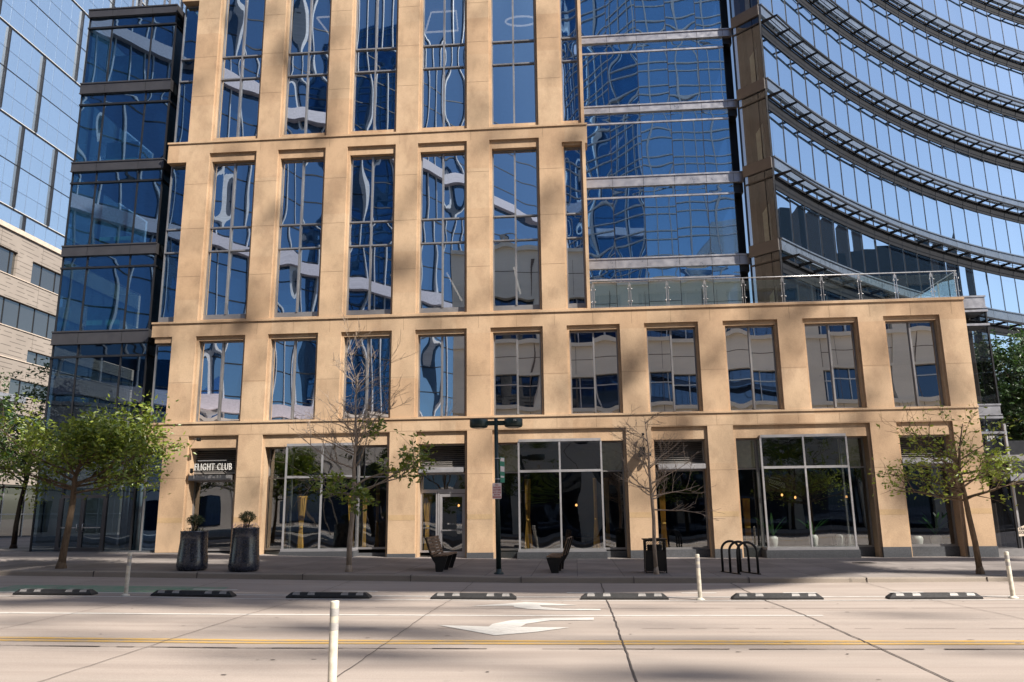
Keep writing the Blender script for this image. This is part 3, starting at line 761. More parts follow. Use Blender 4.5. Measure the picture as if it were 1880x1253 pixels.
# board sign
bs = thing('board_sign', 'tilted cream board sign with dark capital letters at the far right edge', 'sign', (16.8, .6, .1))
m = MB()
m.add([(16.26,.62,.70),(17.5,.62,.80),(17.5,.62,1.48),(16.26,.62,.98),(16.26,.66,.70),(17.5,.66,.80),(17.5,.66,1.48),(16.26,.66,.98)],
      [(0,1,2,3),(7,6,5,4),(0,4,5,1),(1,5,6,2),(2,6,7,3),(3,7,4,0)], 0)
text_mesh(m, 'CRAFT', .13, Matrix.Translation((16.66, .615, .93)) @ Matrix.Rotation(R(90), 4, 'X') , 1, .8, .003, .001, 'RIGHT')
text_mesh(m, 'COCKTAILS', .13, Matrix.Translation((16.80, .615, .80)) @ Matrix.Rotation(R(90), 4, 'X'), 1, .8, .003, .001, 'RIGHT')
m.build('board', [M['sign_panel'], M['ink']], bs)
for x in (16.35, 17.3):
    m = MB(); m.bar((x, .70, -.05), (x, .66, 1.0), .04, .04); m.build('leg', M['iron'], bs)

# ------------------------------------------------------------------ curved glass tower
tw = thing('curved_glass_tower', 'curved blue glass office tower with dark ladder like sunshades at every floor', 'tower', (9.7, 4.6, 0))
P0 = Vector((9.70, 4.60)); PW = 1.524; NP = 27
pts = [P0]; hd = []
for i in range(NP):
    s = (i + .5) * PW; h = R(50.5 - .745 * s); hd.append(h); pts.append(pts[-1] + Vector((math.cos(h), math.sin(h))) * PW)
def nrm(i):
    h = hd[min(max(i, 0), NP-1)]; return Vector((math.sin(h), -math.cos(h)))
def nv(i):   # at joints
    a = nrm(i-1) + nrm(i); return a.normalized()
FT = [9.90, 13.96, 18.02, 22.09, 26.08, 30.12, 34.16, 38.20, 42.2, 46.2]
core = MB()
inner = [p - nv(i) * .45 for i, p in enumerate(pts)]
for i in range(NP):
    a, b = inner[i], inner[i+1]; core.quad((a.x,a.y,0),(b.x,b.y,0),(b.x,b.y,46.2),(a.x,a.y,46.2))
core.build('tower_core', M['room_dark'], tw)
E1 = Vector((8.60, 5.68))
stuffmb = MB(); cands = []
for n, zt in enumerate(FT):
    zb = zt - .56; z0 = 5.3 if n == 0 else FT[n-1]
    fa = MB()
    for i in range(NP):
        a, b = pts[i], pts[i+1]; na, nb = nv(i), nv(i+1)
        for o0, u0, u1 in ((.10, zb, zt), (.16, zt-.05, zt+.02)):
            A, B = a + na*o0, b + nb*o0; Ai, Bi = a - na*.05, b - nb*.05
            fa.add([(A.x,A.y,u0),(B.x,B.y,u0),(B.x,B.y,u1),(A.x,A.y,u1),(Ai.x,Ai.y,u0),(Bi.x,Bi.y,u0),(Bi.x,Bi.y,u1),(Ai.x,Ai.y,u1)],
                   [(0,1,2,3),(0,4,5,1),(3,2,6,7),(0,3,7,4),(1,5,6,2)], 0)
        j = a + na*.102; t = Vector((-na.y, na.x)) * .009
        fa.quad((j.x-t.x,j.y-t.y,zb),(j.x+t.x,j.y+t.y,zb),(j.x+t.x,j.y+t.y,zt-.05),(j.x-t.x,j.y-t.y,zt-.05), 1)
    ea, eb = P0, E1; d = (eb - ea).normalized(); en = Vector((-.70, -.715))
    A, B = ea + en*.10, eb + en*.10
    fa.add([(A.x,A.y,zb),(B.x,B.y,zb),(B.x,B.y,zt),(A.x,A.y,zt),(ea.x,ea.y,zb),(eb.x,eb.y,zb),(eb.x,eb.y,zt),(ea.x,ea.y,zt)], [(0,1,2,3),(0,4,5,1),(3,2,6,7),(0,3,7,4),(1,5,6,2)], 2)
    fa.build('fascia', [M['fascia'], M['iron'], M['end_fascia']], tw)
    # sunshade ladder
    zs = zb - .42; sh = MB(); off = [.12, .48, .84]
    for i in range(NP):
        a, b = pts[i], pts[i+1]; na, nb = nv(i), nv(i+1)
        def P(p, nn, o, z): q = p + nn*o; return (q.x, q.y, z)
        sh.bar(P(a,na,.86,zs), P(b,nb,.86,zs), .06, .10); sh.bar(P(a,na,.10,zs-.02), P(b,nb,.10,zs-.02), .10, .10)
        for o in off[1:-1]:
            sh.bar(P(a,na,o,zs), P(b,nb,o,zs), .04, .014, 0)
        sh.add([P(a,na,.05,zs-.12), P(a,na,.86,zs-.05), P(a,na,.86,zs+.05), P(a,na,.05,zs+.07)] + [tuple(Vector(q) + Vector((-na.y,na.x,0))*.018) for q in (P(a,na,.05,zs-.12), P(a,na,.86,zs-.05), P(a,na,.86,zs+.05), P(a,na,.05,zs+.07))],
               [(0,1,2,3),(7,6,5,4),(0,4,5,1),(1,5,6,2),(2,6,7,3)], 0)
        sh.quad(P(a,na,.035,zs-.64), P(b,nb,.035,zs-.64), P(b,nb,.035,zs-.06), P(a,na,.035,zs-.06), 0)
    sh.build('sunshade', [M['shade'], M['blade']], tw)
    # mullions
    mu = MB()
    for i in range(NP + 1):
        a = pts[i] + nv(i) * .02; mu.bar((a.x,a.y,z0), (a.x,a.y,zb), .02, .03)
    mu.bar((P0.x, P0.y, z0), (P0.x, P0.y, zb), .09, .09); mu.bar((E1.x, E1.y, z0), (E1.x, E1.y, zb), .08, .08)
    mu.bar((ea.x+en.x*.03, ea.y+en.y*.03, zs), (eb.x+en.x*.03, eb.y+en.y*.03, zs), .07, .07)
    mu.build('mullion', M['frame_dark'], tw)
    for i in range(NP): cands.append((n, i, z0, zb))
    g = MB(); L = (E1 - P0).length
    fr = lambda p: (P0.x + d.x*p[0] + en.x*(p[1]), P0.y + d.y*p[0] + en.y*p[1], p[2])
    pane(g, .04, L-.04, z0, zb, .0, 8, .02, .004, 0, fr); g.build('end_pane', M['glass_brown'], tw)
    cm = MB(); q = P0 - (nrm(0) * .0) + Vector((math.cos(hd[0]), math.sin(hd[0]))) * .9
    def ins(u, o, z): return (P0.x + d.x*u - en.x*o, P0.y + d.y*u - en.y*o, z)
    cm.quad(ins(.02,.3,z0-.6), ins(L-.02,.3,z0-.6), ins(L-.02,.3,zb+.02), ins(.02,.3,zb+.02), 0)
    cm.quad(ins(.38,.10,z0), ins(.78,.10,z0), ins(.78,.10,z0+1.5), ins(.38,.10,z0+1.9), 1)
    cm.quad(ins(.95,.22,z0), ins(1.15,.22,z0), ins(1.15,.22,zb), ins(.95,.22,zb), 2)
    cm.build('room_lining', [M['brown_room'], M['cabinet'], M['iron']], tw)
vis = [c for c in cands if 2 <= c[0] <= 6 and c[1] < 21]
vis = vis[:0] + sorted(vis, key=lambda c: (c[1] + abs(c[0]-3) * 1.5))[:98]
visset = set((c[0], c[1]) for c in vis)
for n, i, z0, zb in cands:
    a, b = pts[i], pts[i+1]; e = (b - a).normalized(); nn = nrm(i); L = (b - a).length
    fr = lambda p, a=a, e=e, nn=nn: (a.x + e.x*p[0] + nn.x*p[1], a.y + e.y*p[0] + nn.y*p[1], p[2])
    g = MB() if (n, i) in visset else stuffmb
    pane(g, 0, L, z0, zb, 0, 4, .003, .0022, 0, fr)
    if (n, i) in visset: g.build('glass_panel', M['glass_tower'], tw)
tag(stuffmb.build('outer_glass_panels', M['glass_tower'], tw), kind='stuff')

# ------------------------------------------------------------------ pale glass tower, far left
pt = thing('pale_glass_tower', 'pale blue gridded glass tower with dark staggered fins behind the beige building', 'tower', (-48, 40, 0))
X = -48.0
m = MB(); m.box(X-20, X-.3, -4, 70, 0, 75); m.build('tower_core', M['room_dark'], pt)
g = MB(); gm = MB(); wl = MB()
ys = [24.0 - 1.52 * 12 + i * 1.52 for i in range(40)]
zs = [20.2 + 3.93 * i for i in range(14)]
cnt = 0; panes = []
for j in range(len(zs) - 1):
    for i in range(len(ys) - 1): panes.append((i, j))
fr = lambda p: (X + p[1], p[0], p[2])
stf = MB()
pick = sorted([q for q in panes if 24 < ys[q[0]] < 40 and 27 < zs[q[1]] < 52], key=lambda q: -(q[0] * 0 + q[1]) + q[0] * .1)[:95]
pick = set(pick)
for i, j in panes:
    tgt = MB() if (i, j) in pick else stf
    za, zm, zb = zs[j], zs[j] + 1.75, zs[j] + 3.93
    pane(tgt, ys[i], ys[i+1], za, zm, 0, 3, .003, .0035, 0, fr); pane(tgt, ys[i], ys[i+1], zm, zb, 0, 3, .003, .0035, 0, fr)
    if (i, j) in pick: tgt.build('glass_panel', M['glass_pale'], pt)
tag(stf.build('outer_glass_panels', M['glass_pale'], pt), kind='stuff')
for y in ys: gm.box(X-.02, X+.012, y-.018, y+.018, zs[0], zs[-1], 0)
for j, z in enumerate(zs):
    gm.box(X-.02, X+.014, ys[0], ys[-1], z+1.75-.018, z+1.75+.018, 0)
    if j % 2 == 0: gm.box(X-.02, X+.10, ys[0], ys[-1], z-.03, z+.03, 1); gm.box(X-.02, X+.06, ys[0], ys[-1], z-.13, z-.05, 2)
    else: gm.box(X-.02, X+.03, ys[0], ys[-1], z-.035, z+.035, 2)
gm.build('mullion_grid', [plain('grey_blue_mullion', (.16, .22, .32), .4, .4), M['letters'], M['frame_dark']], pt)
for j in range(0, len(zs) - 2, 2):
    sh = {0: 0, 2: 2, 4: 0, 6: 3, 8: 1, 10: 2}.get(j, 0)
    for q in range(9):
        i = q * 4 + (sh + (q % 2)) % 4 + 1
        if i < len(ys):
            f = MB(); f.box(X-.02, X+.24, ys[i]-.075, ys[i]+.075, zs[j]+.06, zs[j+2]-.16); f.build('fin', M['frame_dark'], pt)

# ------------------------------------------------------------------ beige panel building, far left
bb = thing('beige_panel_building', 'low beige panel clad building with dark ribbon windows at the left edge', 'building', (-38, 25, 0))
X = -38.0
hol = [(-8, 18.55, 18.02, 19.75), (20.1, 34, 18.02, 19.65), (-8, 36, 14.55, 16.42), (20.65, 36, 12.45, 13.32), (-8, 18.5, 8.95, 11.05), (19.3, 36, 10.0, 11.1), (20.2, 36, 7.6, 8.75), (-8, 16, 5.2, 7.2)]
m = MB()
yz = MB(); yz.wall(-8, 36, 4.3, 21.05, hol, 0)
m.add([(X, p[0], p[2]) for p in yz.v], yz.f, 0)
for a, b, c, d in hol:
    for q in (((a,c),(a,d)), ((b,c),(b,d)), ((a,d),(b,d)), ((a,c),(b,c))):
        (p0, z0), (p1, z1) = q; m.quad((X,p0,z0),(X,p1,z1),(X-.25,p1,z1),(X-.25,p0,z0), 0)
m.box(X-.6, X+.12, -8, 36, 21.05, 21.38, 1)
for z in (17.96, 14.48, 12.38, 9.94, 7.5): m.box(X-.02, X+.05, -8, 36, z, z+.06, 1)
m.box(X-20, X-.8, -8, 36, 4, 21.0, 0); m.box(X-.8, X, -8, 36, 4.0, 4.3, 0)
m.build('panel_wall', [M['siding'], M['sign_panel']], bb)
for a, b, c, d in hol:
    g = MB(); g.quad((X-.18,a,c),(X-.18,b,c),(X-.18,b,d),(X-.18,a,d))
    y = a + 1.2
    while y < b: g.box(X-.19, X-.14, y-.03, y+.03, c, d, 1); y += 1.55
    g.build('window', [M['siding_glass'], M['frame_dark']], bb)
m = MB(); m.box(X, X+1.3, 14, 19.3, 9.3, 9.75); m.build('canopy', M['frame_light'], bb)
m = MB(); m.box(X-.7, X-.5, -8, 36, .2, 4.0); 
for y in frange(-8, 36, 2.2): m.box(X-.5, X-.44, y-.05, y+.05, .2, 4.0, 1)
m.box(X-.5, X-.42, -8, 36, 2.0, 2.08, 1)
m.build('ground_floor_glazing', [M['siding_glass'], M['frame']], bb)

# ------------------------------------------------------------------ across the street (seen only in the reflections) and what shades the street
def opp():
    m = MB(); y = -40.0; x0, x1 = -11.0, 46.0
    m.box(x0, x1, y-14, y-.5, 0, 25.6, 1)
    for za, zb in ((0.0, 4.2), (5.6, 11.0), (13.8, 17.0), (21.2, 26.0)):
        if za == 0:
            for a in frange(x0, x1-4, 6.0): m.box(a, a+.8, y-.5, y, 0, 5.6, 0)
            continue
        m.box(x0, x1, y-.5, y, za, zb, 0); m.box(x0, x1, y, y+.3, zb-.35, zb, 0); m.box(x0, x1, y, y+.12, za, za+.25, 0)
        m.box(x0, x1, y+.001, y+.012, (za+zb)/2-.03, (za+zb)/2+.03, 2)
    for a in frange(x0, x1-1.8, 8.0):
        m.box(a, a+1.5, y-.45, y+.1, 5.6, 26.0, 0); m.box(a+1.5, a+1.55, y, y+.11, 5.6, 24.9, 2)
    for a in frange(x0, x1, 2.0):
        for za, zb in ((11.0, 13.8), (17.0, 21.2)): m.box(a-.05, a+.05, y-.5, y-.35, za, zb, 3)
    for z in (12.9, 19.9): m.box(x0, x1, y-.5, y-.38, z-.05, z+.05, 3)
    for a in frange(x0, x1, 4.0): m.box(a-.02, a+.02, y+.002, y+.014, 5.6, 24.9, 2)
    struct(m.build('opposite_building', [M['beige_opp'], M['opp_window'], M['crack_soft'], M['frame_light']]))
    m = MB(); A = Vector((-2, -119)); B = Vector((-60, -36)); e = (B - A).normalized(); nn = Vector((-e.y, e.x)); nn = nn if nn.y > 0 else -nn; L = (B - A).length
    def pt(u, o, z): q = A + e*u + nn*o; return (q.x, q.y, z)
    hts = lambda u: 15.5 if u < L*.55 else 13.0
    for u0, u1 in ((0, L*.55), (L*.55, L)):
        h = hts(u0 + 1); m.add([pt(u0,3,0),pt(u1,3,0),pt(u1,3,h),pt(u0,3,h),pt(u0,0,0),pt(u1,0,0),pt(u1,0,h),pt(u0,0,h)], [(0,1,2,3),(3,2,6,7),(0,3,7,4),(1,5,6,2)], 0)
        for z in (4.2, 8.2, h-.5): m.quad(pt(u0,3.03,z),pt(u1,3.03,z),pt(u1,3.03,z+.12),pt(u0,3.03,z+.12), 1)
    m.quad(pt(1,3.025,.3),pt(L*.62,3.025,.3),pt(L*.62,3.025,7.6),pt(1,3.025,7.6), 2)
    for u in frange(4, L-6, 6.0):
        m.quad(pt(u,3.04,.4),pt(u+2.4,3.04,.4),pt(u+2.4,3.04,3.4),pt(u,3.04,3.4), 2); m.quad(pt(u-1.5,3.03,0),pt(u-1.42,3.03,0),pt(u-1.42,3.03,12.9),pt(u-1.5,3.03,12.9), 1)
    struct(m.build('opposite_low_wall', [M['pink_opp'], M['crack_soft'], M['opp_window']]))
    m = MB(); A = Vector((-2, -119)); B = Vector((-60, -36)); L = (B - A).length; e = (B - A) / L; nn = Vector((-e.y, e.x))
    if nn.y < 0: nn = -nn
    m.add([(A.x,A.y,0),(B.x,B.y,0),(B.x,B.y,74),(A.x,A.y,118)], [(0,1,2,3)], 0)
    s = 0
    s = 24.0
    while s < L:
        p = A + e*s; q = p + nn*.22; m.bar((p.x,p.y,0), (p.x,p.y,74), .28, .28, 1) if False else m.add([(p.x,p.y,0),(q.x,q.y,0),(q.x,q.y,74+44*(1-s/L)),(p.x,p.y,74+44*(1-s/L))]+[(p.x+e.x*.16,p.y+e.y*.16,0),(q.x+e.x*.16,q.y+e.y*.16,0),(q.x+e.x*.16,q.y+e.y*.16,74+44*(1-s/L)),(p.x+e.x*.16,p.y+e.y*.16,74+44*(1-s/L))], [(0,1,2,3),(7,6,5,4),(1,5,6,2),(2,6,7,3)], 1)
        s += 2.1
    for z in (14, 34, 56):
        q = [A + nn*.9, B + nn*.9, B - nn*.2, A - nn*.2]
        m.add([(p.x,p.y,z) for p in q] + [(p.x,p.y,z+1.6) for p in q], [(0,1,2,3),(4,5,6,7),(0,1,5,4),(1,2,6,5),(2,3,7,6),(3,0,4,7)], 2)
    for z in [4*i for i in range(1, 19)]:
        q = [A + nn*.05, B + nn*.05]; m.quad((q[0].x,q[0].y,z),(q[1].x,q[1].y,z),(q[1].x,q[1].y,z+.15),(q[0].x,q[0].y,z+.15), 3)
    struct(m.build('opposite_fin_tower', [M['glass_far'], M['fin'], M['lilac'], M['frame_dark']]))
    m = MB(); y = -72; c = 11.5
    A = Vector((0, -88)); Cc = Vector((c, y)); B = Vector((48, y))
    def face(p, q, step):
        d = q - p; L = d.length; e = d / L; n2 = Vector((-e.y, e.x))
        m.quad((p.x,p.y,0),(q.x,q.y,0),(q.x,q.y,100),(p.x,p.y,100), 0)
        s = 0
        while s < L: r = p + e*s + n2*.08; m.bar((r.x,r.y,0),(r.x,r.y,100), .17, .16, 1); s += step
        z = 2
        while z < 100:
            for dz in (0, 1.3):
                a2 = p + n2*.08; b2 = q + n2*.08; m.bar((a2.x,a2.y,z+dz),(b2.x,b2.y,z+dz), .16, .17, 1)
            z += 4.0
    face(A, Cc, 2.3); face(Cc, B, 2.3)
    struct(m.build('opposite_grid_tower', [M['glass_grid'], M['fin']]))
opp()
# towers to the right, out of view, that the curved glass mirrors
m = MB()
for x, y, w, h in ((74, 26, 6, 34), (72, 34, 6.5, 41), (80, 44, 5, 38), (76, 52, 3, 30), (98, 62, 10, 40)): m.box(x, x+12, y, y+w, 0, h)
struct(m.build('east_blocks', plain('dark_brick', (.012, .012, .014), 1.0, 0, .2, 3, 0, 0.0)))
# made-up screen, out of view across the street: keeps the sun off the pavement and throws the soft patches
LX, LY = .80, .62
def shade_screen():
    m = MB(); y = -40.0
    def at(x, yy, z=0.0, d=40.0):
        t = (d + yy) / LY; return (x + LX * t, z + t)
    xs = frange(-27, 15, 1.0)
    lo = lambda x: lerp([-20,-16,-11,-5,1.5,4,6.3,7.6,9.6,10.6,15], [-10.6,-10.9,-11.4,-11.2,-11.3,-10.4,-8.6,-7.0,-7.4,-8.9,-9.2], x)
    for a, b in zip(xs[:-1], xs[1:]):
        spans = [(lo(a), lo(b), -.62, -.62)]
        if a >= 9: spans = [(lo(a), lo(b), -6.6, -6.6), (-2.6, -2.6, -.62, -.62)]
        elif a < -11.5: spans = [(lo(a), lo(b), -5.3, -5.3), (-3.0, -3.0, -.62 if a > -18.6 else 2.0, -.62 if b > -18.6 else 2.0)]
        for la, lb, ha, hb in spans:
            dd = 75.0 if a < -16 else 40.0
            p = [at(a, la, 0, dd), at(b, lb, 0, dd), at(b, hb, 0, dd), at(a, ha, 0, dd)]
            m.add([(q[0], -dd, q[1]) for q in p] + [(q[0], -dd-.2, q[1]) for q in p], [(0,1,2,3),(7,6,5,4),(0,4,5,1),(2,6,7,3)], 0)
    r2 = random.Random(21)
    def blob(X, Z, rx, rz, tilt=0, y=-40.0):
        n = 10; v = []
        for k in range(n):
            t = 6.2832 * k / n; q = r2.uniform(.7, 1.1); u, w = rx*math.cos(t)*q, rz*math.sin(t)*q
            v.append((X + u*math.cos(tilt) - w*math.sin(tilt), y + .02*k, Z + u*math.sin(tilt) + w*math.cos(tilt)))
        m.add(v, [tuple(range(n))], 0)
    for _ in range(110):      # soft patches on the front
        x = r2.uniform(-17, 15); z = r2.uniform(1.0, 25) if x < 1.5 else r2.uniform(1, 10); X, Z = at(x, -.5, z)
        s = r2.uniform(.3, .62); blob(X, Z, s * r2.uniform(.8, 1.5), s, r2.uniform(-.6, .6))
    for _ in range(250):
        x = r2.uniform(-17, 15); z = r2.uniform(1.0, 25) if x < 1.5 else r2.uniform(1, 10); X, Z = at(x, -.5, z)
        s = r2.uniform(.2, .44); blob(X, Z, s * r2.uniform(.8, 1.6), s, r2.uniform(-.6, .6))
    for _ in range(70):       # streaks on the road, mostly to the left
        x = -16 + 22 * r2.random() ** 1.7; yy = r2.uniform(-21.5, -11.2); X, Z = at(x, yy, 0, 75.0)
        blob(X, Z, r2.uniform(.7, 2.4), r2.uniform(.3, .75), r2.uniform(-.1, .1), -75.0)
    for _ in range(46):
        x = r2.uniform(-17, -5.5); yy = r2.uniform(-14.3, -10.6); X, Z = at(x, yy, 0, 75.0)
        blob(X, Z, r2.uniform(1.0, 2.6), r2.uniform(.6, 1.3), 0, -75.0)
    struct(m.build('added_shade_screen', M['frame']))
shade_screen()

exec_trees = True
# ------------------------------------------------------------------ trees
def leaf(mb, p, size, rg, mi=0, flat=.0):
    a = Vector((rg.gauss(0, 1), rg.gauss(0, 1), rg.gauss(0, .6))).normalized()
    b = Vector((rg.gauss(0, 1), rg.gauss(0, 1), rg.gauss(0, 1))); b = (b - a * b.dot(a)).normalized()
    n = a.cross(b); L = size * rg.uniform(.5, 1.4); w = L * .42
    mb.add([p, p + a*L*.45 + b*w*.5 + n*L*.06, p + a*L, p + a*L*.45 - b*w*.5 + n*L*.06], [(0, 1, 2, 3)], mi)
def make_tree(name, label, base, trunk, mains, leafspec, bark, leafm, group=None, seed=1, depth=3, twig=.0045, nside=7):
    """trunk: list of (point offset, radius); mains: (height fraction, azimuth, length, rise, leafiness)"""
    rg = random.Random(seed)
    root = thing(name, label, 'tree', base, 0, group)
    B = Vector(base); tr = MB(); cr = MB()
    tp = [B + Vector(p) for p, r in trunk]; trr = [r for p, r in trunk]
    tr.tube(tp, trr, nside + 3)
    tr.tube([tp[0] - Vector((0,0,.12)), tp[0] + Vector((0,0,.05)), tp[0] + Vector((0, 0, .22))], [trr[0]*1.45, trr[0]*1.3, trr[0]*.9], nside + 3)
    def trunk_at(f):
        n = len(tp) - 1; i = min(n-1, int(f * n)); t = f * n - i; return tp[i].lerp(tp[i+1], t), trr[i] * (1-t) + trr[i+1] * t
    def grow(p, d, L, r, dep, leafy):
        n = 5; q = p; ptsl = [p]; dd = d.copy()
        for i in range(n):
            dd = (dd + Vector((rg.gauss(0, .13), rg.gauss(0, .13), rg.gauss(.03, .10)))).normalized()
            q = q + dd * (L / n); ptsl.append(q)
        tr.tube(ptsl, [max(twig * .7, r * (1 - .8 * i / n)) for i in range(n + 1)], 5 if dep < 2 else 3, 0, False)
        if dep < depth:
            k = rg.randint(4, 6) if dep < 2 else rg.randint(3, 4)
            for c in range(k):
                f = rg.uniform(.25, 1.0); i = min(n-1, int(f*n)); pp = ptsl[i].lerp(ptsl[i+1], f*n - i)
                ax = Vector((rg.gauss(0, 1), rg.gauss(0, 1), rg.gauss(.15, .55))).normalized()
                nd = (dd * 1.0 + ax * .85).normalized()
                grow(pp, nd, L * rg.uniform(.38, .6), max(twig, r * .5), dep + 1, leafy)
        if leafy > 0:
            cnt = leafspec['n'] * leafy * (1.0 if dep >= depth else .35)
            for _ in range(int(cnt) + (1 if rg.random() < cnt % 1 else 0)):
                f = rg.uniform(.2, 1.05); i = min(n-1, int(f*n)); pp = ptsl[i].lerp(ptsl[i+1], min(1, f*n - i))
                s = leafspec.get('spread', .10)
                leaf(cr, pp + Vector((rg.gauss(0, s), rg.gauss(0, s), rg.gauss(0, s*.8))), leafspec['size'], rg)
    for f, az, L, rise, leafy in mains:
        p, r = trunk_at(f); d = Vector((math.cos(R(az)), math.sin(R(az)), rise)).normalized()
        grow(p, d, L, max(twig * 2, r * .55), 1, leafy)
    tr.build('trunk', bark, root)
    if cr.f: cr.build('crown', leafm, root)
    return root
def T(l): return l
rg = random.Random(3)
# 1 big leafy tree, left
x, y = -14.97, -8.0
mains = [(rg.uniform(.40, .86), rg.uniform(0, 360), rg.uniform(1.1, 1.8), rg.uniform(-.05, .5), 1.0) for _ in range(17)]
mains += [(.55, 182, 2.6, .25, 1.0), (.60, 175, 2.4, .5, 1.0), (.5, 200, 2.3, .10, 1.0), (.52, 0, 2.3, .35, 1), (.62, 10, 2.1, .8, 1), (.48, 350, 2.2, .1, 1), (.85, 60, .9, 2.0, .2), (.85, 200, .8, 1.4, .7)]
make_tree('street_tree', 'bushy green leaved street tree before the dark glass entrance', (x, y, pz(x, y)),
          [((0,0,0), .115), ((.03,0,.5), .10), ((.10,.0,1.2), .09), ((.14,.02,1.9), .085), ((.14,.0,2.6), .07), ((.22,.05,3.0), .05), ((.18,0,3.4), .03), ((.25,0,3.8), .012)],
          mains, {'n': 21, 'size': .155, 'spread': .2}, M['bark'], M['leaf_mid'], 'street trees along the kerb', 11)
# 2 darker tree behind it, further down the side street
x, y = -24.5, 3.0
mains = [(rg.uniform(.42, 1.0), rg.uniform(0, 360), rg.uniform(1.4, 2.6), rg.uniform(.1, .9), 1.0) for _ in range(20)]
make_tree('street_tree', 'darker green tree with a dark thin trunk behind at the left edge', (x, y, pz(x, y)),
          [((0,0,0), .12), ((.0,0,1.0), .10), ((.08,0,2.0), .09), ((.25,0,3.0), .085), ((.3,0,4.0), .06), ((.2,0,5.0), .04), ((.3,0,6.0), .015)],
          mains, {'n': 16, 'size': .19, 'spread': .2}, M['bark_dark'], M['leaf_dark'], 'street trees along the kerb', 12)
# 3 half bare tree in front of the second shop bay
x, y = -6.43, -8.0
mains = [(rg.uniform(.55, 1.0), rg.uniform(0, 360), rg.uniform(.9, 1.6), rg.uniform(.35, 1.3), 0) for _ in range(24)]
mains += [(.40, 5, 1.9, .30, 1.0), (.44, -12, 1.5, .05, 1.0), (.46, 12, 2.0, .45, .8), (.42, 170, .9, .1, .8), (.42, 300, .8, .1, 1.0), (.45, 240, .9, .2, .8), (.55, 178, 2.0, .35, 0), (.62, 172, 1.9, .45, 0), (.5, 186, 1.8, .15, 0), (.7, 60, .8, .8, .6)]
make_tree('street_tree', 'half bare street tree with green leaves only on its lower right side', (x, y, pz(x, y)),
          [((0,0,0), .085), ((.0,0,.8), .075), ((.05,0,1.5), .07), ((.08,0,2.2), .065), ((.06,0,3.0), .05), ((.10,0,3.8), .035), ((.05,0,4.7), .02), ((.10,0,5.7), .008)],
          mains, {'n': 9, 'size': .17, 'spread': .08}, M['bark_pale'], M['leaf_mid'], 'street trees along the kerb', 13, 3, .0075)
# 4 bare tree by the bin
x, y = 2.17, -8.0
mains = [(rg.uniform(.45, 1.0), rg.uniform(0, 360), rg.uniform(.55, 1.2), rg.uniform(.15, 1.1), 0) for _ in range(15)]
mains += [(.5, 5, 1.5, .25, 0), (.58, 0, 1.6, .5, 0), (.40, -5, 1.3, -.05, 0), (.55, 185, 1.0, .2, 0), (.7, 10, 1.3, .9, 0), (.75, 190, 1.0, .9, 0), (.66, 140, .9, 1.4, 0)]
make_tree('street_tree', 'leafless young street tree standing in front of the black litter bin', (x, y, pz(x, y)),
          [((0,0,0), .06), ((-.02,0,.8), .052), ((.0,0,1.5), .048), ((-.03,0,2.1), .042), ((-.06,0,2.8), .034), ((-.05,0,3.4), .022), ((-.12,0,4.2), .008)],
          mains, {'n': 0, 'size': .1}, M['bark_pale'], M['leaf_mid'], 'street trees along the kerb', 14, 3, .0068)
# 5 thin crowned tree, right
x, y = 10.7, -8.0
mains = [(rg.uniform(.42, .72), rg.uniform(0, 360), rg.uniform(.9, 1.5), rg.uniform(.0, .5), 1.0) for _ in range(11)]
mains += [(.45, 180, 1.7, .12, 1), (.5, 175, 1.5, .3, 1), (.47, 0, 1.6, .2, 1), (.55, 10, 1.5, .5, .9), (.6, 185, 1.7, .8, .2), (.72, 170, 1.5, .9, .12), (.85, 20, 1.1, 1.3, .5), (.9, 150, .9, 1.2, .3), (.75, 0, 1.2, .6, .6)]
make_tree('street_tree', 'light green thin crowned street tree in front of the rightmost stone pier', (x, y, pz(x, y)),
          [((0,0,0), .085), ((-.03,0,.8), .075), ((-.10,0,1.5), .07), ((-.14,0,2.1), .06), ((-.2,0,2.7), .045), ((-.12,0,3.3), .028), ((.05,0,4.0), .012)],
          mains, {'n': 5.5, 'size': .135, 'spread': .13}, M['bark'], M['leaf_bright'], 'street trees along the kerb', 15)
# 6 big dark tree behind the right end
for (x, y, H, s, lab) in ((21.5, 8.5, 9.3, 16, 'large dark leafed tree behind the right end of the stone building'), (26.5, 12.0, 8.0, 17, 'dark leafed tree at the far right behind the larger dark tree')):
    mains = [(rg.uniform(.3, 1.0), rg.uniform(0, 360), rg.uniform(1.6, 2.9), rg.uniform(.0, .8), 1.0) for _ in range(28)]
    make_tree('large_tree', lab, (x, y, 0), [((0,0,0), .2), ((0,0,H*.2), .18), ((.1,0,H*.4), .14), ((0,0,H*.6), .10), ((.1,0,H*.75), .06), ((0,0,H*.9), .03)],
              mains, {'n': 24, 'size': .26, 'spread': .25}, M['bark_dark'], M['leaf_dark'], None, s)
# trees across the street, mirrored by the shop windows
for i, (x, y) in enumerate(((-3.5, -36), (9.0, -37), (17.5, -36), (25, -36.5), (-17, -37), (-24.5, -37), (-34, -38))):
    mains = [(rg.uniform(.35, 1.0), rg.uniform(0, 360), rg.uniform(1.5, 2.6), rg.uniform(.1, .8), 1.0) for _ in range(14)]
    o = make_tree('opposite_tree', 'green street tree on the far pavement across the street', (x, y, .1), [((0,0,0), .12), ((0,0,1.6), .1), ((.1,0,3.2), .08), ((0,0,5), .05), ((0,0,6.5), .02)],
              mains, {'n': 11, 'size': .24, 'spread': .2}, M['bark_dark'], M['leaf_mid'], 'trees across the street', 30 + i, 3)

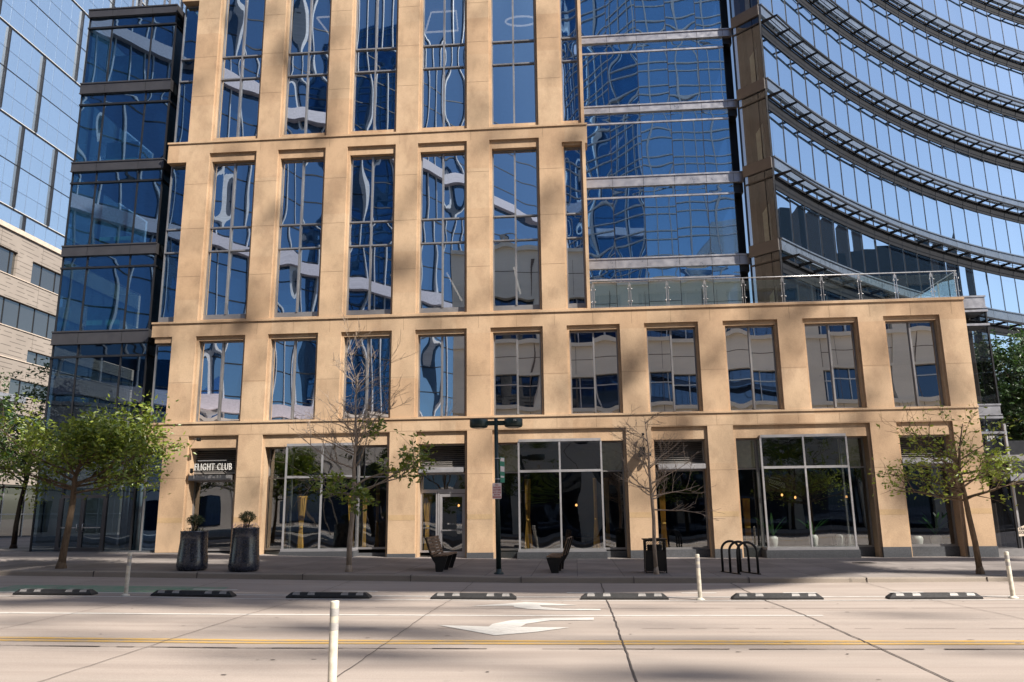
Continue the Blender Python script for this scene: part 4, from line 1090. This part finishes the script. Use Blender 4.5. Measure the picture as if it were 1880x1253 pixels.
# ------------------------------------------------------------------ pavement furniture
# planters
def planter(x, y, h, label, top_r, seed, flowers):
    z = pz(x, y); t = thing('planter', label, 'planter', (x, y, z), 0, 'tall black glazed planters'); rgp = random.Random(seed)
    m = MB(); ph = rgp.uniform(0, 6)
    prof = [(.36, 0), (.41, .05), (.425, .14), (.415, .30), (.39, .5*h), (.37, .75*h), (top_r, h-.03), (top_r+.012, h), (top_r-.03, h), (top_r-.05, h-.05)]
    m.lathe(prof, (x, y, z), 40, 0, True, lambda a, zz: 1 + .012*math.sin(9*a + zz*7 + ph) + .01*math.sin(23*zz + a))
    pot = m.build('pot', M['planter'], t)
    m = MB(); m.lathe([(.01, h-.035), (top_r-.04, h-.04)], (x, y, z), 20, 0, False); m.build('soil', M['soil'], t)
    sh = MB(); st = MB(); c = Vector((x + rgp.uniform(-.03, .03), y, z + h + .30))
    for _ in range(14):
        a = rgp.uniform(0, 6.28); q = c + Vector((.17*math.cos(a), .17*math.sin(a), rgp.uniform(-.08, .10)))
        st.tube([(x + .06*math.cos(a), y + .06*math.sin(a), z + h - .05), c.lerp(q, .5) + Vector((0,0,-.12)), q], [.010, .008, .005], 5)
    for _ in range(1500):
        d = Vector((rgp.gauss(0,1), rgp.gauss(0,1), rgp.gauss(0,1))).normalized() * rgp.uniform(.55, 1.0)
        leaf(sh, c + Vector((d.x*.245, d.y*.245, d.z*.165)), .04, rgp)
    for _ in range(160): 
        a = rgp.uniform(0, 6.28); rr = rgp.uniform(.05, top_r); leaf(sh, Vector((x+rr*math.cos(a), y+rr*math.sin(a), z+h+rgp.uniform(-.03, .09))), .05, rgp)
    st.build('stems', M['bark_dark'], t); sh.build('shrub', M['leaf_shrub'], t)
    if flowers:
        f = MB()
        for _ in range(260):
            a = rgp.uniform(0, 6.28); rr = rgp.uniform(.12, top_r+.02); leaf(f, Vector((x+rr*math.cos(a), y+rr*math.sin(a), z+h+rgp.uniform(-.02, .10))), .032, rgp)
        f.build('flowers', M['flower'], t)
planter(-10.93, -8.2, 1.09, 'left tall black glazed planter with a round shrub, matt and unlit', .37, 5, False)
planter(-9.41, -8.2, 1.20, 'right tall black glazed planter with shrub above violet flowers', .37, 6, True)

# benches
def bench(x, y, rz, label):
    z = pz(x, y); t = thing('park_bench', label, 'bench', (x, y, z), rz, 'slatted benches on the pavement')
    # local: sitter faces +x, length along y
    L = .9
    m = MB()
    for i in range(5): m.box(.02 + i*.085, .092 + i*.085, -L, L, .42 + .004*i, .455 + .004*i)
    m.build('seat', M['wood'], t, True)
    m = MB()
    for i in range(6):
        u = i * .085; xx = -.03 - u*.32; zz = .50 + u
        m.bar((xx, -L, zz), (xx, L, zz), .032, .072, 0, (-.3, 0, 1))
    m.build('backrest', M['wood'], t, True)
    for yy in (-L+.06, 0, L-.06):
        m = MB(); w = .035
        side = [(.10, 0), (.30, 0), (.34, .12), (.44, .42), (.05, .42), (-.02, .50), (-.19, .95), (-.23, .94), (-.06, .44), (.08, .22)]
        n = len(side); v = [(a, yy-w, b) for a, b in side] + [(a, yy+w, b) for a, b in side]
        m.add(v, [tuple(range(n))[::-1], tuple(range(n, 2*n))] + [(i, (i+1) % n, (i+1) % n + n, i+n) for i in range(n)])
        m.build('leg', M['iron'], t, True)
bench(-4.10, -6.75, R(-1), 'brown slatted bench seen from its front left end, by the glazed door')
bench(-.36, -6.75, R(176), 'dark slatted bench seen end on, below the wide window')

# lamp post with its signs
lx, ly = -2.17, -8.0; lz = pz(lx, ly)
t = thing('street_lamp', 'dark green street lamp with two drum heads on short arms', 'street lamp', (lx, ly, lz))
m = MB(); m.tube([(lx,ly,lz), (lx-.05,ly,4.47)], [.075, .055], 16); m.lathe([(.14,0),(.14,.03),(.085,.06),(.08,.14)], (lx,ly,lz), 16); m.build('pole', M['pole'], t)
m = MB(); m.box(lx-.40, lx+.32, ly-.045, ly+.045, 4.27, 4.40); m.build('arm', M['pole'], t)
for hx in (lx-.55, lx+.46):
    m = MB(); m.lathe([(.01,.25),(.255,.25),(.265,.235),(.265,.06),(.245,.02),(.20,.0),(.01,.0)], (hx, ly, 4.20), 28, 0, False)
    h = m.build('lamp_head', M['pole'], t)
    m = MB(); m.lathe([(.01,-.012),(.18,-.008),(.195,.004)], (hx, ly, 4.20), 24, 0, False); m.build('lens', M['lens'], h)
    if hx > lx:
        m = MB(); text_mesh(m, '746', .075, Matrix.Translation((hx+.06, ly-.268, 4.36)) @ Matrix.Rotation(R(90), 4, 'X') , 0, .8, .001, .001); m.build('lamp_number', M['letters'], h)
t = thing('parking_sign', 'white no parking sign with red text on the lamp post', 'sign', (lx, ly-.1, 2.2))
m = MB(); sx0, sx1, sz0, sz1 = lx-.155, lx+.105, 2.18, 2.62; yy = ly-.115
def rrect(m, x0, x1, z0, z1, y, r, mi, th=.006):
    P = []
    for cx, cz, a0 in ((x1-r, z1-r, 0), (x0+r, z1-r, 90), (x0+r, z0+r, 180), (x1-r, z0+r, 270)):
        for k in range(5): a = R(a0 + 22.5*k); P.append((cx + r*math.cos(a), cz + r*math.sin(a)))
    n = len(P); m.add([(p[0], y, p[1]) for p in P] + [(p[0], y+th, p[1]) for p in P], [tuple(range(n)), tuple(range(n, 2*n))[::-1]] + [(i, (i+1) % n, (i+1) % n+n, i+n) for i in range(n)], mi)
rrect(m, sx0, sx1, sz0, sz1, yy, .03, 0)
m.build('sign_plate', M['white_sign'], t)
m = MB(); cx = (sx0+sx1)/2; RX = Matrix.Rotation(R(90), 4, 'X')
for s, zz in (('NO', 2.545), ('PARKING', 2.475), ('ANYTIME', 2.405), ('BUS LANE', 2.335)): text_mesh(m, s, .066, Matrix.Translation((cx, yy-.002, zz)) @ RX, 0, .82, .0012, .001)
m.box(cx-.06, cx+.06, yy-.004, yy-.001, 2.284, 2.300)
for s in (-1, 1): m.add([(cx+s*.05,yy-.003,2.268),(cx+s*.09,yy-.003,2.292),(cx+s*.05,yy-.003,2.316)], [(0,1,2)])
m.box(sx0+.012, sx1-.012, yy-.004, yy-.001, 2.215, 2.243)
m.build('sign_text', M['red_sign'], t)
m = MB(); m.box(lx-.06, lx+.02, yy+.006, ly-.05, 2.3, 2.34); m.box(lx-.06, lx+.02, yy+.006, ly-.05, 2.5, 2.54); m.build('bracket', M['iron'], t)
t = thing('transit_sign', 'narrow green and white sign edge on beside the lamp post', 'sign', (lx+.12, ly, 2.6))
m = MB(); A = Vector((lx+.06, ly-.02)); e = Vector((.10, .33)).normalized(); n2 = Vector((e.y, -e.x))
def vbox(m, s0, s1, z0, z1, o, mi):
    p, q = A + e*s0 + n2*o, A + e*s1 + n2*o; p2, q2 = A + e*s0 - n2*.004, A + e*s1 - n2*.004
    m.add([(p.x,p.y,z0),(q.x,q.y,z0),(q.x,q.y,z1),(p.x,p.y,z1),(p2.x,p2.y,z0),(q2.x,q2.y,z0),(q2.x,q2.y,z1),(p2.x,p2.y,z1)], [(0,1,2,3),(7,6,5,4),(0,4,5,1),(1,5,6,2),(2,6,7,3),(3,7,4,0)], mi)
vbox(m, 0, .34, 2.64, 3.36, .004, 0); vbox(m, .02, .32, 3.24, 3.34, .006, 1); vbox(m, .02, .32, 2.95, 3.10, .006, 1); vbox(m, .04, .30, 2.78, 2.83, .006, 1)
m.build('sign_plate', [M['green_sign'], M['white_sign']], t)
m = MB()
for z in (2.72, 3.30): m.lathe([(.072, 0), (.078, 0), (.078, .03), (.072, .03)], (lx-.02, ly, z), 16, 0, False); m.bar((lx+.03, ly, z+.015), (lx+.09, ly, z+.015), .02, .02)
m.build('bracket', M['steel'], t)

# litter bin
bx, byy = 2.22, -7.3; bz = pz(bx, byy)
t = thing('litter_bin', 'square black perforated metal litter bin behind the leafless tree', 'litter bin', (bx, byy, bz))
m = MB(); w = .275; z0, z1 = bz + .07, bz + .88
def perf(m, ax):
    # diamond mesh: lattice bars over the upper part, solid sheet below
    for s in (-1, 1):
        def P(u, z): return (bx+u, byy+s*w, z) if ax == 0 else (bx+s*w, byy+u, z)
        lo = z1 - .30
        a = P(-w, z0); b = P(w, z0); c = P(w, lo); d2 = P(-w, lo); m.quad(a, b, c, d2)
        nn = 9; st = 2*w / nn; 
        for k in range(-6, nn + 1):
            for sg in (1, -1):
                u0 = -w + k*st; u1 = u0 + .30
                a0, b0 = max(u0, -w), min(u1, w)
                if b0 <= a0: continue
                za = lo + (a0 - u0); zb = lo + (b0 - u0)
                if sg == 1: m.bar(P(a0, za), P(b0, zb), .018, .006)
                else: m.bar(P(-a0, za), P(-b0, zb), .018, .006)
perf(m, 0); perf(m, 1)
for i in (-1, 1):
    for j in (-1, 1): m.bar((bx+i*w, byy+j*w, bz), (bx+i*w, byy+j*w, z1), .035, .035)
for s in (-1, 1):
    for z in (z0, z1-.30, z1): m.bar((bx-w, byy+s*w, z), (bx+w, byy+s*w, z), .03, .03); m.bar((bx+s*w, byy-w, z), (bx+s*w, byy+w, z), .03, .03)
m.build('bin_body', M['iron'], t)
m = MB(); m.box(bx-.33, bx+.33, byy-.33, byy+.33, z1+.02, z1+.05); m.box(bx-.15, bx+.15, byy-.15, byy+.15, z1+.05, z1+.065); m.build('lid', M['iron'], t)
m = MB(); m.lathe([(.2, 0), (.21, .7)], (bx, byy, bz+.06), 18); m.build('liner', M['rubber'], t)

# bike rack: three hoops on two rails
t = thing('bike_rack', 'black bike rack of three round topped hoops on the pavement', 'bike rack', (4.6, -7.4, pz(4.6, -7.4)))
zr = pz(4.6, -7.4) - .01
A0, A1 = Vector((4.12, -7.0)), Vector((4.42, -7.95)); B0, B1 = Vector((4.62, -7.0)), Vector((4.95, -7.95))
m = MB(); m.bar((A0.x, A0.y+.05, zr+.02), (A1.x, A1.y-.05, zr+.02), .07, .035); m.bar((B0.x, B0.y+.05, zr+.02), (B1.x, B1.y-.05, zr+.02), .07, .035); m.build('rail', M['iron'], t)
for f in (.05, .5, .95):
    a, b = A0.lerp(A1, f), B0.lerp(B1, f); r = (b - a).length / 2; c = (a + b) / 2; hz = zr + .86 - r
    P = [(a.x, a.y, zr+.02), (a.x, a.y, hz)]
    for k in range(1, 12): th = math.pi * (1 - k / 12); q = c + (b - a).normalized() * r * math.cos(th); P.append((q.x, q.y, hz + r * math.sin(th)))
    P += [(b.x, b.y, hz), (b.x, b.y, zr+.02)]
    m = MB(); m.tube(P, .034, 10); m.build('hoop', M['iron'], t)

# rubber lane kerbs
def lane_kerb(xc, label, rz=0):
    y = -12.62; z = gz(xc, y) + .006
    t = thing('rubber_lane_kerb', label, 'lane divider', (xc, y, z), rz, 'black rubber lane dividers along the bike lane')
    return t
KC = [(-11.99, 'rubber lane kerb with grey reflectors, farthest left of the row'), (-8.70, 'rubber lane kerb below the two tall planters'), (-5.55, 'rubber lane kerb beneath the half bare tree trunk'),
      (-2.29, 'rubber lane kerb straight below the street lamp'), (1.01, 'rubber lane kerb just left of the litter bin and bare tree'), (4.26, 'rubber lane kerb in front of the bike rack'), (7.50, 'rubber lane kerb farthest right of the row')]
proto = None
for xc, lab in KC:
    if proto is None:
        proto = lane_kerb(xc, lab)
        m = MB(); L, w, h = .95, .13, .115
        top = .075
        v = [(-L,-w,0),(L,-w,0),(L,w,0),(-L,w,0),(-L+.01,-w,.035),(L-.01,-w,.035),(L-.01,w,.035),(-L+.01,w,.035),(-L+.11,-top,h),(L-.11,-top,h),(L-.11,top,h),(-L+.11,top,h)]
        m.add(v, [(0,3,2,1),(0,1,5,4),(1,2,6,5),(2,3,7,6),(3,0,4,7),(4,5,9,8),(5,6,10,9),(6,7,11,10),(7,4,8,11),(8,9,10,11)])
        m.build('kerb_body', M['rubber'], proto, True)
        m = MB()
        for u in (-.72, -.38, .38, .72): m.add([(u-.085,-.112,.066),(u+.085,-.112,.066),(u+.075,-.081,.114),(u-.075,-.081,.114)], [(0,1,2,3)]); m.add([(u-.07,-.07,.118),(u+.07,-.07,.118),(u+.07,.07,.118),(u-.07,.07,.118)], [(0,1,2,3)])
        m.build('reflector', M['reflector'], proto, True)
    else:
        o = copy_tree(proto); o.location = (xc, -12.62 + rnd.uniform(-.02, .02), gz(xc, -12.62) + .006); o['label'] = lab; o.rotation_euler = (0, 0, rnd.uniform(-.008, .008))
    # slope of the road
    oo = proto if xc == KC[0][0] else o
    oo.rotation_euler.y = -math.atan2(gz(xc+.9, -12.62) - gz(xc-.9, -12.62), 1.8)

# delineator posts
def post_proto(loc, label, lean=(0, 0)):
    t = thing('lane_post', label, 'bollard', loc, 0, 'cream plastic lane posts')
    m = MB(); m.lathe([(.10,0),(.10,.012),(.07,.03),(.046,.05)], (0,0,0), 16); m.build('foot', M['post'], t, True)
    m = MB(); m.lathe([(.046,.04),(.045,.93),(.044,.945),(.01,.95)], (0,0,0), 20, 0, False); m.build('post_body', M['post'], t, True)
    for z in (.66, .80):
        m = MB(); m.lathe([(.0465, z), (.0465, z+.075)], (0,0,0), 20, 0, False); m.build('reflective_band', M['post_band'], t, True)
    return t
pp = post_proto((-10.23, -12.75, gz(-10.23, -12.75)), 'slim cream lane post between the two leftmost rubber kerbs')
pp.rotation_euler = (0, R(1.5), 0)
for loc, lab, ry in (((2.62, -12.75, 0), 'slim cream lane post in front of the shaded stretch left of the bike rack', -.5), ((9.13, -12.6, 0), 'slim cream lane post standing right of the last rubber kerb', -1.0), ((-2.50, -22.35, 0), 'nearest and largest cream lane post cut by the bottom edge', 0)):
    o = copy_tree(pp); o.location = (loc[0], loc[1], gz(loc[0], loc[1])); o['label'] = lab; o.rotation_euler = (0, R(ry), 0)

# sign letters FLIGHT CLUB on its little beam
t = thing('shop_sign', 'white FLIGHT CLUB letters on a thin dark rail above the left shop opening', 'sign', (-14.0, -.7, 3.4))
m = MB(); text_mesh(m, 'FLIGHT CLUB', .38, Matrix.Translation((-14.0, -.72, 3.53)) @ RX, 0, .58, -.001, .02, 'CENTER', 1.16); m.build('letters', M['letters'], t)
m = MB(); m.bar((-14.95, -.66, 3.50), (-13.15, -.66, 3.50), .04, .035); m.box(-14.97, -14.90, -.62, -.5, 3.44, 3.62)
for x in (-14.5, -13.6): m.bar((x, -.66, 3.48), (x, -.30, 3.37), .03, .03)
m.build('sign_rail', M['iron'], t)
m = MB(); m.bar((-14.75, -.46, 3.92), (-13.6, -.46, 3.92), .05, .04); m.build('light_bar', M['steel'], t)
# wall lights / cameras
t = thing('wall_camera', 'small dark camera on an arm above the FLIGHT CLUB sign', 'camera', (-14.8, -.5, 4.7))
m = MB(); m.tube([(-14.98, -.40, 4.72), (-14.9, -.6, 4.76), (-14.62, -.78, 4.76)], .012, 6); m.build('arm', M['frame'], t)
m = MB(); m.box(-14.68, -14.55, -.86, -.74, 4.66, 4.80); m.lathe([(.03, 0), (.03, .05)], (-14.61, -.88, 4.70), 10); m.build('camera_head', M['iron'], t)
t = thing('wall_floodlight', 'black floodlight bracket with a thin stem on the stone pier above the bare tree', 'floodlight', (2.5, -.5, 4.1))
m = MB(); m.tube([(2.62, -.5, 4.58), (2.62, -.72, 4.62), (2.64, -.74, 4.30), (2.58, -.72, 4.12)], .014, 6); m.lathe([(.05, 0), (.05, .07)], (2.62, -.72, 4.58), 10); m.build('stem', M['iron'], t)
m = MB(); m.box(2.46, 2.66, -.86, -.62, 3.80, 4.12); m.box(2.40, 2.62, -.98, -.84, 3.74, 3.96); m.lathe([(.06, 0), (.07, .12)], (2.82, -.78, 3.78), 10); m.bar((2.6, -.74, 3.9), (2.82, -.78, 3.88), .03, .03); m.box(2.5, 2.62, -.64, -.5, 3.92, 4.04)
m.build('lamp_body', M['iron'], t)

# ------------------------------------------------------------------ things behind the shop glass
def curtain(x, z0, z1, wt, wn, wb, label, tie=.42, y=.33):
    m = MB(); n = 40; rows = 16; v = []
    for j in range(rows + 1):
        f = j / rows
        w = wb + (wn - wb) * min(1, f / tie) if f < tie else wn + (wt - wn) * ((f - tie) / (1 - tie)) ** .8
        for i in range(n + 1):
            u = i / n; v.append((x + (u - .5) * w, y + .075 * math.sin(u * 6.283 * 5.5) * (w / wt), z0 + (z1 - z0) * f))
    m.add(v, [(j*(n+1)+i, j*(n+1)+i+1, (j+1)*(n+1)+i+1, (j+1)*(n+1)+i) for j in range(rows) for i in range(n)], 0, True)
    t = thing('curtain', label, 'curtain', (x, y, z0), 0, 'gold curtains behind the shop glass')
    m.build('drape', M['gold'], t)
    m = MB(); zt = z0 + (z1 - z0) * tie; m.lathe([(wn*.52, -.03), (wn*.55, 0), (wn*.52, .03)], (x, y, zt), 12, 0, False); m.build('tieback', M['gold'], t)
curtain(-10.76, .46, 2.52, .42, .14, .30, 'gold tied curtain farthest left in the wide left shop window')
curtain(-8.75, .46, 2.50, .36, .15, .30, 'gold tied curtain behind the trunk of the half bare tree')
curtain(-8.22, .46, 2.50, .20, .11, .16, 'narrow gold curtain just right of the half bare tree trunk')
curtain(-7.72, .46, 2.9, .16, .09, .14, 'thin gold curtain in the right pane of the wide left shop window')
curtain(-5.74, .40, 2.55, .42, .16, .26, 'gold tied curtain in the side light beside the glazed door')
curtain(-1.82, .40, 3.05, .24, .16, .34, 'gold curtain in the left part of the middle wide window')
curtain(.78, .40, 3.05, .14, .13, .30, 'gold curtain left of the right corner post of the middle wide window')
curtain(1.22, .40, 3.05, .22, .11, .2, 'gold curtain in the narrow right pane of the middle wide window')
curtain(3.32, .40, 2.6, .26, .18, .26, 'pale gold curtain in the window behind the litter bin')
curtain(6.45, .38, 2.2, .3, .2, .26, 'dull gold curtain behind the bike rack in the right wide window')
def vase(x, y, h, r, label, plant=0, seed=0):
    t = thing('vase', label, 'vase', (x, y, .38), 0, 'white vases in the right shop windows')
    m = MB(); m.lathe([(r*.6, 0), (r*.66, .02), (r*.9, h*.4), (r, h*.72), (r*.92, h*.9), (r*.7, h*.96), (r*.72, h), (r*.6, h)], (x, y, .38), 20); m.build('pot', M['white_pot'], t)
    if plant:
        rg2 = random.Random(seed); f = MB()
        for k in range(plant):
            a = rg2.uniform(0, 6.28); Lf = rg2.uniform(.5, 1.1); p = Vector((x, y, .38 + h)); d = Vector((math.cos(a)*.6, math.sin(a)*.4, 1.0)).normalized(); side = Vector((-d.y, d.x, 0)).normalized()
            pts2 = []
            for i in range(7): pts2.append(p.copy()); d = (d + Vector((0, 0, -.14))).normalized(); p = p + d * (Lf / 6)
            for i in range(6):
                w0 = .05 * math.sin(math.pi * (i + .3) / 7); w1 = .05 * math.sin(math.pi * (i + 1.3) / 7)
                f.quad(pts2[i]-side*w0, pts2[i]+side*w0, pts2[i+1]+side*w1, pts2[i+1]-side*w1)
        f.build('foliage', M['leaf_palm'], t)
vase(7.40, .5, .42, .17, 'white vase with tall palm leaves at the left of the right wide window', 16, 2)
vase(8.86, .5, .46, .18, 'white vase beside the centre mullion of the right wide window', 8, 3)
vase(9.85, .5, .46, .16, 'left white vase of the close pair in the right wide window')
vase(10.28, .5, .50, .15, 'right white vase of the close pair in the right wide window')
vase(12.64, .5, .38, .19, 'left round white vase in the last shop window')
vase(13.30, .5, .40, .20, 'right round white vase in the last shop window', 10, 5)
t = thing('reflected_script_sign', 'cream looping script in place of a sign mirrored in the right wide window', 'sign', (7.8, .9, 2.75))
m = MB(); P = []  # script modelled behind the glass in place of a sign's reflection
for i in range(90):
    u = i / 89; P.append((7.48 + .62*u + .05*math.sin(u*44), .9, 2.88 - .22*u + .075*math.cos(u*44) * (1 if u < .75 else 1.3)))
m.tube(P, .009, 5)
m.tube([(7.50, .9, 2.72), (7.72, .9, 2.62), (7.86, .9, 2.55)], .010, 5); m.tube([(7.56, .9, 2.98), (7.75, .9, 2.97), (7.92, .9, 2.93), (7.93, .9, 2.86)], .009, 5)
m.build('script', M['reflected_script'], t)
m = MB(); m.box(7.35, 8.5, .95, 1.0, 2.45, 3.1); m.build('backboard', plain('dark_red_board', (.05, .015, .012), .7), t)
for i, (x, y, z, lab) in enumerate(((8.35, 2.5, 2.35, 'small glowing pendant lamp left of the centre mullion in the right wide window'), (9.0, 3.0, 2.25, 'small glowing pendant lamp right of the centre mullion in the right wide window'),
                            (.05, 2.5, 2.05, 'small glowing pendant lamp in the middle wide window'), (-4.9, 3.0, 2.1, 'small glowing lamp seen through the glazed door'), (-18.95, 2.0, 2.9, 'small glowing lamp over the dark entrance door'))):
    t = thing('pendant_lamp', lab, 'lamp', (x, y, z), 0, 'small warm lamps behind the glass')
    m = MB(); m.lathe([(.02, .05), (.04, .02), (.045, -.02), (.02, -.05)], (x, y, z), 12); m.build('bulb', M['bulb'], t)
    m = MB(); m.tube([(x, y, z+.05), (x, y, 4.55 if x > -15 else 4.4)], .006, 5); m.build('cord', M['iron'], t)
# tables and chairs deep in the shops read as dark shapes
def table(x, y, lab):
    t = thing('cafe_table', lab, 'table', (x, y, .02), 0, 'tables inside the shops')
    m = MB(); m.lathe([(.35, .72), (.35, .75)], (x, y, .02), 20); m.build('table_top', M['wood'], t)
    m = MB(); m.tube([(x, y, .02), (x, y, .74)], .03, 8); m.lathe([(.2, 0), (.2, .02)], (x, y, .02), 14); m.build('leg', M['iron'], t)
table(.35, 2.2, 'small round table inside the middle wide window')
mb = MB(); 
for k in range(14):
    xx = .12 + (k % 7) * .075; mb.lathe([(.02, 0), (.022, .12), (.008, .16), (.008, .22)], (xx, 2.2 + .1*(k // 7), .78), 7)
tag(mb.build('bottle_group', M['glass_brown']), 'cluster of bottles on the table in the middle window', 'bottles', None, 'stuff')

# ------------------------------------------------------------------ lights and cabinets in the offices
def stick(p, q, lab):
    t = thing('stick_light', lab, 'lamp', p, 0, 'slim stick lights in the offices'); m = MB(); m.bar(p, q, .05, .05); m.build('tube', M['lamp_warm'], t)
stick((-7.55, 1.0, 11.75), (-7.15, 1.6, 11.2), 'slim tan stick light in the tall third bay window')
stick((-5.15, 1.0, 11.75), (-4.55, 1.4, 10.6), 'slim tan stick light in the tall fourth bay window')
stick((-2.30, 1.0, 11.9), (-2.05, 1.4, 10.8), 'slim tan stick light in the tall fifth bay window')
stick((2.3, 8.0, 20.2), (3.1, 8.3, 21.3), 'slim tan stick light in the set back blue glass wing')
t = thing('ring_light', 'tan ring pendant light in the upper fifth bay window', 'lamp', (-1.85, 1.6, 24.0))
m = MB(); m.tube([(-1.85 + .72*math.cos(6.2832*k/32), 1.6 + .72*math.sin(6.2832*k/32), 23.9 + .25*math.sin(6.2832*k/32)) for k in range(33)], .045, 6); m.build('ring', M['lamp_warm'], t)
t = thing('frame_light', 'tan four sided pendant light in the upper fourth bay window', 'lamp', (-5.3, 1.6, 24.0))
m = MB(); Q = [(-6.2, 1.0, 23.2), (-4.7, 1.0, 23.2), (-5.0, 2.4, 25.2), (-6.2, 2.4, 25.2)]
for i in range(4): m.bar(Q[i], Q[(i+1) % 4], .06, .06)
m.build('frame_tube', M['lamp_warm'], t)
t = thing('frame_light', 'tan angular pendant light in the upper second bay window', 'lamp', (-10.9, 1.6, 24.0))
m = MB(); Q = [(-11.3, 1.0, 24.3), (-10.2, 1.0, 24.3), (-10.3, 1.6, 23.0)]
for i in range(3): m.bar(Q[i], Q[(i+1) % 3], .06, .06)
m.build('frame_tube', M['lamp_warm'], t)
for x0, x1, z, h, lab in ((-14.9,-13.5, 17.6, .75, 'pale green cabinet at the foot of the upper first bay window'), (-11.9,-10.5, 17.6, .7, 'pale green cabinet at the foot of the upper second bay window'), (-9.0,-7.4, 17.6, 1.0, 'pale green cabinet at the foot of the upper third bay window'),
                        (-15.0,-13.4, 9.55, 1.1, 'pale green cabinet low in the tall first bay window'), (-12.1,-11.2, 9.55, .9, 'pale cabinet low in the tall second bay window'), (2.3, 3.4, 25.7, .5, 'pale cabinet high in the set back blue wing')):
    y = .6 if z < 25 else 7.0
    t = thing('cabinet', lab, 'cabinet', (x0, y, z), 0, 'pale cabinets behind the upper windows')
    m = MB(); m.box(x0, x1, y, y+.45, z, z+h); m.build('carcass', M['cabinet'], t)
    m = MB(); n = 3
    for i in range(n): a = x0 + (x1-x0)*i/n; m.box(a+.015, a+(x1-x0)/n-.015, y-.018, y-.002, z+.03, z+h-.03)
    m.build('door', M['cabinet'], t)

# ------------------------------------------------------------------ sky, sun, camera
to_sun = Vector((LX, -LY, 1.0)).normalized()
el = math.asin(to_sun.z); az = math.atan2(to_sun.x, to_sun.y)
w = bpy.data.worlds.new('World'); sc.world = w; w.use_nodes = True
nt = w.node_tree; nt.nodes.clear()
sky = nt.nodes.new('ShaderNodeTexSky'); sky.sky_type = 'NISHITA'; sky.sun_disc = False
sky.sun_elevation = el; sky.sun_rotation = az; sky.altitude = 400; sky.air_density = 1.0; sky.dust_density = 1.6; sky.ozone_density = 1.2
bg = nt.nodes.new('ShaderNodeBackground'); bg.inputs[1].default_value = .09
ou = nt.nodes.new('ShaderNodeOutputWorld'); nt.links.new(sky.outputs[0], bg.inputs[0]); nt.links.new(bg.outputs[0], ou.inputs[0])
sl = bpy.data.lights.new('sun', 'SUN'); sl.energy = 5.0; sl.angle = R(.5); sl.color = (1.0, .93, .84)
so = bpy.data.objects.new('sun', sl); col.objects.link(so); so.rotation_euler = to_sun.to_track_quat('Z', 'Y').to_euler(); so.location = (40, -30, 60)

cam = bpy.data.cameras.new('camera'); co = bpy.data.objects.new('camera', cam); col.objects.link(co); sc.camera = co
yaw, pitch, roll = -.0758389, .2130769, -.0121136
f = Vector((math.sin(yaw)*math.cos(pitch), math.cos(yaw)*math.cos(pitch), math.sin(pitch)))
r0 = Vector((math.cos(yaw), -math.sin(yaw), 0)); u0 = r0.cross(f)
r = r0*math.cos(roll) + u0*math.sin(roll); u = -r0*math.sin(roll) + u0*math.cos(roll)
Mx = Matrix(((r.x, u.x, -f.x, 0), (r.y, u.y, -f.y, -30.6896), (r.z, u.z, -f.z, 1.83), (0, 0, 0, 1)))
co.matrix_world = Mx
cam.sensor_fit = 'HORIZONTAL'; cam.sensor_width = 36.0; cam.lens = 1445.28 / 1880 * 36.0; cam.clip_start = .1; cam.clip_end = 2000

vs = sc.view_settings; vs.view_transform = 'Standard'; vs.look = 'None'; vs.gamma = 1.0; vs.exposure = .90; vs.use_curve_mapping = False
c = sc.cycles; c.use_denoising = True; c.max_bounces = 10; c.diffuse_bounces = 4; c.glossy_bounces = 5; c.transmission_bounces = 4; c.transparent_max_bounces = 14
c.caustics_reflective = False; c.caustics_refractive = False; c.sample_clamp_indirect = 6.0
